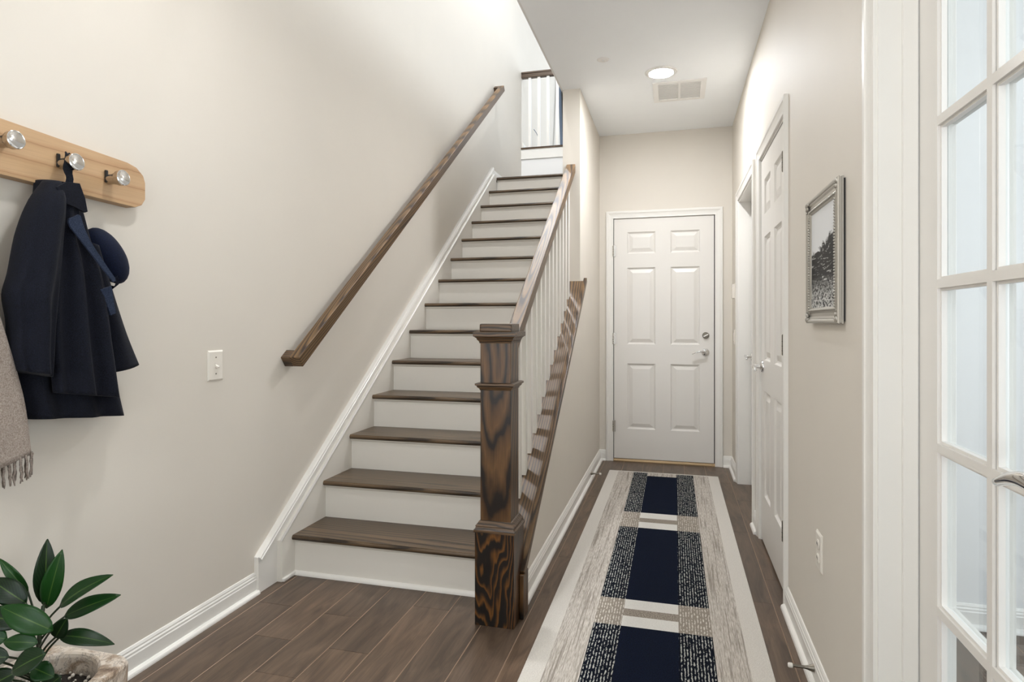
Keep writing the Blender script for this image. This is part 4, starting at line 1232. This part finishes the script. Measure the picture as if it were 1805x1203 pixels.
# ------------------------------------------------------------------ planter and plant
pt = tag(empty('stone_planter', (-1.59, 1.19, 0)), 'square brown-veined marble planter on the floor by the left wall', 'planter')
pcx, pcy, hw, zt_ = -1.597, 1.205, 0.160, 0.268
NS = 64
def sqr(t, r, e=0.16):
    c, s_ = math.cos(t), math.sin(t)
    k = (abs(c) ** (1 / e) + abs(s_) ** (1 / e)) ** (-e)
    return r * c * k, r * s_ * k
V, F = [], []
prof = [(1.0 * hw * 0.93, 0.0, 0), (hw * 0.95, 0.01, 0), (hw, zt_ - 0.01, 0), (hw - 0.004, zt_ - 0.002, 0), (hw - 0.010, zt_, 0), (0.139, zt_, 1), (0.134, zt_ - 0.004, 1), (0.131, zt_ - 0.012, 1), (0.122, 0.09, 1)]
for r, z, rd in prof:
    for k in range(NS):
        t = 2 * math.pi * k / NS
        dx, dy = (r * math.cos(t), r * math.sin(t)) if rd else sqr(t, r)
        V.append((pcx + dx, pcy + dy, z))
for i_ in range(len(prof) - 1):
    for k in range(NS): F.append((i_ * NS + k, i_ * NS + (k + 1) % NS, (i_ + 1) * NS + (k + 1) % NS, (i_ + 1) * NS + k))
F.append(tuple(range(NS - 1, -1, -1))); m_ = (len(prof) - 1) * NS; F.append(tuple(range(m_, m_ + NS)))
obj('pot', V, F, M['marble'], pt)
lathe('soil', [(0.0, 0.14), (0.124, 0.14), (0.1262, 0.212), (0.08, 0.222), (0.0, 0.226)], (pcx, pcy, 0), (0, 0, 1), M['soil'], pt)
L = []
for k in range(150):
    a, r = random.uniform(0, 6.283), 0.120 * math.sqrt(random.random()); s_ = random.uniform(0.0025, 0.0055)
    c = (pcx + r * math.cos(a), pcy + r * math.sin(a), 0.2215)
    L.append(lathe_vf([(0.0, -s_), (s_ * 0.8, -s_ * 0.4), (s_, s_ * 0.2), (s_ * 0.5, s_ * 0.8), (0.0, s_)], c, (random.uniform(-1, 1), random.uniform(-1, 1), 1), 6))
v, f = join(L); pb = obj('perlite', v, f, M['pebble'], pt); pb['kind'] = 'stuff'

pl = tag(empty('potted_plant', (pcx, pcy, 0.21)), 'glossy green leafy plant growing in the marble planter', 'plant')


def leaf(b, t, wd, nrm, curl=0.10, fold=0.25, droop=0.0, stem_from=None):
    b, t, nv_ = Vector(b), Vector(t), Vector(nrm).normalized()
    ax = t - b; ln = ax.length; d = ax.normalized(); s_ = d.cross(nv_).normalized(); nv_ = s_.cross(d).normalized()
    rows_, cols = 12, 6
    V, UV, F = [], [], []
    for i_ in range(rows_ + 1):
        q_ = i_ / rows_
        w_ = wd * 0.5 * (math.sin(math.pi * min(1, q_ ** 0.80)) ** 0.75 if 0 < q_ < 1 else 0.02)
        w_ = max(w_, wd * 0.02)
        cen = b + ax * q_ + nv_ * (curl * ln * math.sin(math.pi * q_)) + Vector((0, 0, -1)) * droop * ln * q_ * q_
        for j in range(cols + 1):
            e = -1 + 2 * j / cols
            V.append(tuple(cen + s_ * w_ * e + nv_ * (fold * w_ * abs(e) ** 1.3 + 0.02 * w_ * math.sin(9 * q_ + 3 * e))))
            UV.append((j / cols, q_))
    for i_ in range(rows_):
        for j in range(cols):
            a = i_ * (cols + 1) + j; F.append((a, a + 1, a + cols + 2, a + cols + 1))
    o = obj('leaf', V, F, M['leaf'], pl, smooth=True)
    uvl = o.data.uv_layers.new(name='UVMap')
    for lp in o.data.loops: uvl.data[lp.index].uv = UV[lp.vertex_index]
    sol = o.modifiers.new('thickness', 'SOLIDIFY'); sol.thickness = 0.0008
    if stem_from is not None:
        p0 = Vector(stem_from); mid = (p0 + b) / 2 + Vector((0, 0, 0.006))
        pts = [cr([tuple(p0), tuple(mid), tuple(b + ax * 0.03)], k / 8) for k in range(9)]
        v, f = sweep_vf(pts, circ(0.0026, 8), up=(0.3, -0.8, 0.5)); obj('petiole', v, f, M['stem'], pl, smooth=True)
    return o


S0, S1, S2, S3 = (-1.585, 1.195, 0.205), (-1.578, 1.195, 0.30), (-1.585, 1.205, 0.385), (-1.594, 1.222, 0.455)
v, f = sweep_vf([cr([S0, S1, S2, S3], k / 14) for k in range(15)], circ(0.0065, 10), up=(0, 1, 0), scales=[1.2 - 0.5 * k / 14 for k in range(15)])
obj('stem', v, f, M['stem'], pl, smooth=True)
FC = (0.75, -0.62, 0.25)
leaf((-1.611, 1.240, 0.447), (-1.605, 1.241, 0.622), 0.052, (0.70, -0.75, 0.1), 0.05, 0.22, stem_from=S3)
leaf((-1.602, 1.236, 0.440), (-1.572, 1.255, 0.592), 0.050, (0.55, -0.85, 0.1), 0.03, 0.18, stem_from=S3)
leaf((-1.523, 1.208, 0.467), (-1.390, 1.244, 0.549), 0.046, (0.15, -0.80, 0.75), 0.08, 0.25, stem_from=(-1.585, 1.203, 0.39))
leaf((-1.545, 1.238, 0.425), (-1.405, 1.280, 0.480), 0.046, (0.05, -0.85, 0.55), 0.06, 0.2, stem_from=(-1.585, 1.203, 0.37))
leaf((-1.500, 1.190, 0.405), (-1.365, 1.226, 0.383), 0.040, (0.0, -0.75, 0.75), 0.13, 0.15, stem_from=(-1.58, 1.196, 0.31))
leaf((-1.500, 1.180, 0.405), (-1.470, 1.187, 0.455), 0.042, (0.5, -0.85, 0.2), 0.05, 0.2, stem_from=(-1.58, 1.196, 0.33))
leaf((-1.452, 1.136, 0.450), (-1.575, 1.104, 0.508), 0.058, (0.35, -0.80, 0.6), 0.10, 0.22, stem_from=(-1.58, 1.196, 0.35))
leaf((-1.594, 1.179, 0.480), (-1.690, 1.160, 0.540), 0.058, (0.45, -0.80, 0.55), 0.08, 0.2, stem_from=S2)
leaf((-1.640, 1.218, 0.487), (-1.715, 1.199, 0.575), 0.026, (0.6, -0.7, 0.45), 0.10, 0.5, stem_from=S2)
leaf((-1.405, 1.082, 0.430), (-1.480, 1.060, 0.388), 0.056, (0.35, -0.75, 0.7), 0.06, 0.2, stem_from=(-1.578, 1.195, 0.31))
leaf((-1.465, 1.110, 0.432), (-1.540, 1.085, 0.437), 0.038, (0.3, -0.80, 0.6), 0.08, 0.2, stem_from=(-1.578, 1.195, 0.33))
leaf((-1.425, 1.135, 0.345), (-1.475, 1.125, 0.302), 0.046, (0.55, -0.75, 0.5), 0.06, 0.2, stem_from=(-1.578, 1.195, 0.26))
leaf((-1.475, 1.105, 0.375), (-1.425, 1.118, 0.352), 0.044, (0.3, -0.70, 0.7), 0.06, 0.2, stem_from=(-1.578, 1.195, 0.28))
leaf((-1.588, 1.129, 0.415), (-1.680, 1.105, 0.425), 0.054, (0.35, -0.80, 0.6), 0.10, 0.2, stem_from=(-1.578, 1.195, 0.33))
leaf((-1.547, 1.140, 0.455), (-1.660, 1.112, 0.475), 0.056, (0.35, -0.80, 0.6), 0.09, 0.2, stem_from=(-1.58, 1.196, 0.37))
leaf((-1.500, 1.085, 0.370), (-1.570, 1.060, 0.330), 0.054, (0.4, -0.8, 0.5), 0.08, 0.2, stem_from=(-1.578, 1.195, 0.27))
leaf((-1.530, 1.080, 0.345), (-1.540, 1.050, 0.270), 0.050, (0.5, -0.8, 0.4), 0.08, 0.2, stem_from=(-1.578, 1.195, 0.26))
leaf((-1.450, 1.080, 0.345), (-1.440, 1.060, 0.280), 0.046, (0.5, -0.8, 0.4), 0.08, 0.2, stem_from=(-1.578, 1.195, 0.26))

leaf((-1.560, 1.075, 0.400), (-1.640, 1.050, 0.380), 0.056, (0.4, -0.8, 0.5), 0.08, 0.2, stem_from=(-1.578, 1.195, 0.28))
leaf((-1.590, 1.090, 0.360), (-1.650, 1.070, 0.310), 0.056, (0.4, -0.8, 0.5), 0.08, 0.2, stem_from=(-1.578, 1.195, 0.27))
leaf((-1.560, 1.115, 0.330), (-1.610, 1.085, 0.265), 0.054, (0.4, -0.85, 0.4), 0.06, 0.2, stem_from=(-1.578, 1.195, 0.25))
leaf((-1.500, 1.070, 0.415), (-1.580, 1.045, 0.410), 0.048, (0.35, -0.8, 0.6), 0.08, 0.2, stem_from=(-1.578, 1.195, 0.31))

# ------------------------------------------------------------------ things upstairs behind the guard rail
po = tag(empty('leaning_pole', (-1.66, 9.2, ZUP)), 'slim blue-grey pole leaning upstairs behind the guard rail', 'pole')
v, f = sweep_vf([(-1.62, 9.05, ZUP), (-1.755, 9.46, 5.35)], [(-0.03, -0.02), (0.03, -0.02), (0.03, 0.02), (-0.03, 0.02)], up=(1, 0, 0)); obj('shaft', v, f, M['steel_blue'], po)
v, f = sweep_vf([(-1.60, 9.03, ZUP), (-1.730, 9.44, 5.35)], [(-0.008, -0.006), (0.008, -0.006), (0.008, 0.006), (-0.008, 0.006)], up=(1, 0, 0)); obj('edge_strip', v, f, M['black'], po)
wr = [cr([(-1.72, 7.75, 3.30), (-1.715, 7.75, 3.50), (-1.72, 7.74, 3.62), (-1.765, 7.72, 3.70)], t / 14) for t in range(15)]
v, f = sweep_vf(wr, circ(0.004, 6), up=(0, 1, 0)); tag(obj('wire', v, f, M['steel_blue'], None, smooth=True), 'thin curved grey wire upstairs between white balusters', 'wire')
bg = tag(empty('hanging_jacket', (-1.74, 9.9, 4.4)), 'dark blue cloth thing hanging high upstairs past the railing', 'cloth')
loft('body', [(5.35, 5.35, 9.86, 10.3, -1.785, -1.70), (5.0, 5.0, 9.80, 10.4, -1.785, -1.66), (4.75, 4.75, 9.80, 10.4, -1.785, -1.66), (4.42, 4.35, 9.98, 10.4, -1.785, -1.69)], M['blue_dark'], bg, 20, 28, (0.02, 6, 0))
box('pale_patch', -1.668, -1.648, 9.93, 10.2, 4.62, 4.75, M['pale_blue'], bg, bevel=0.008)
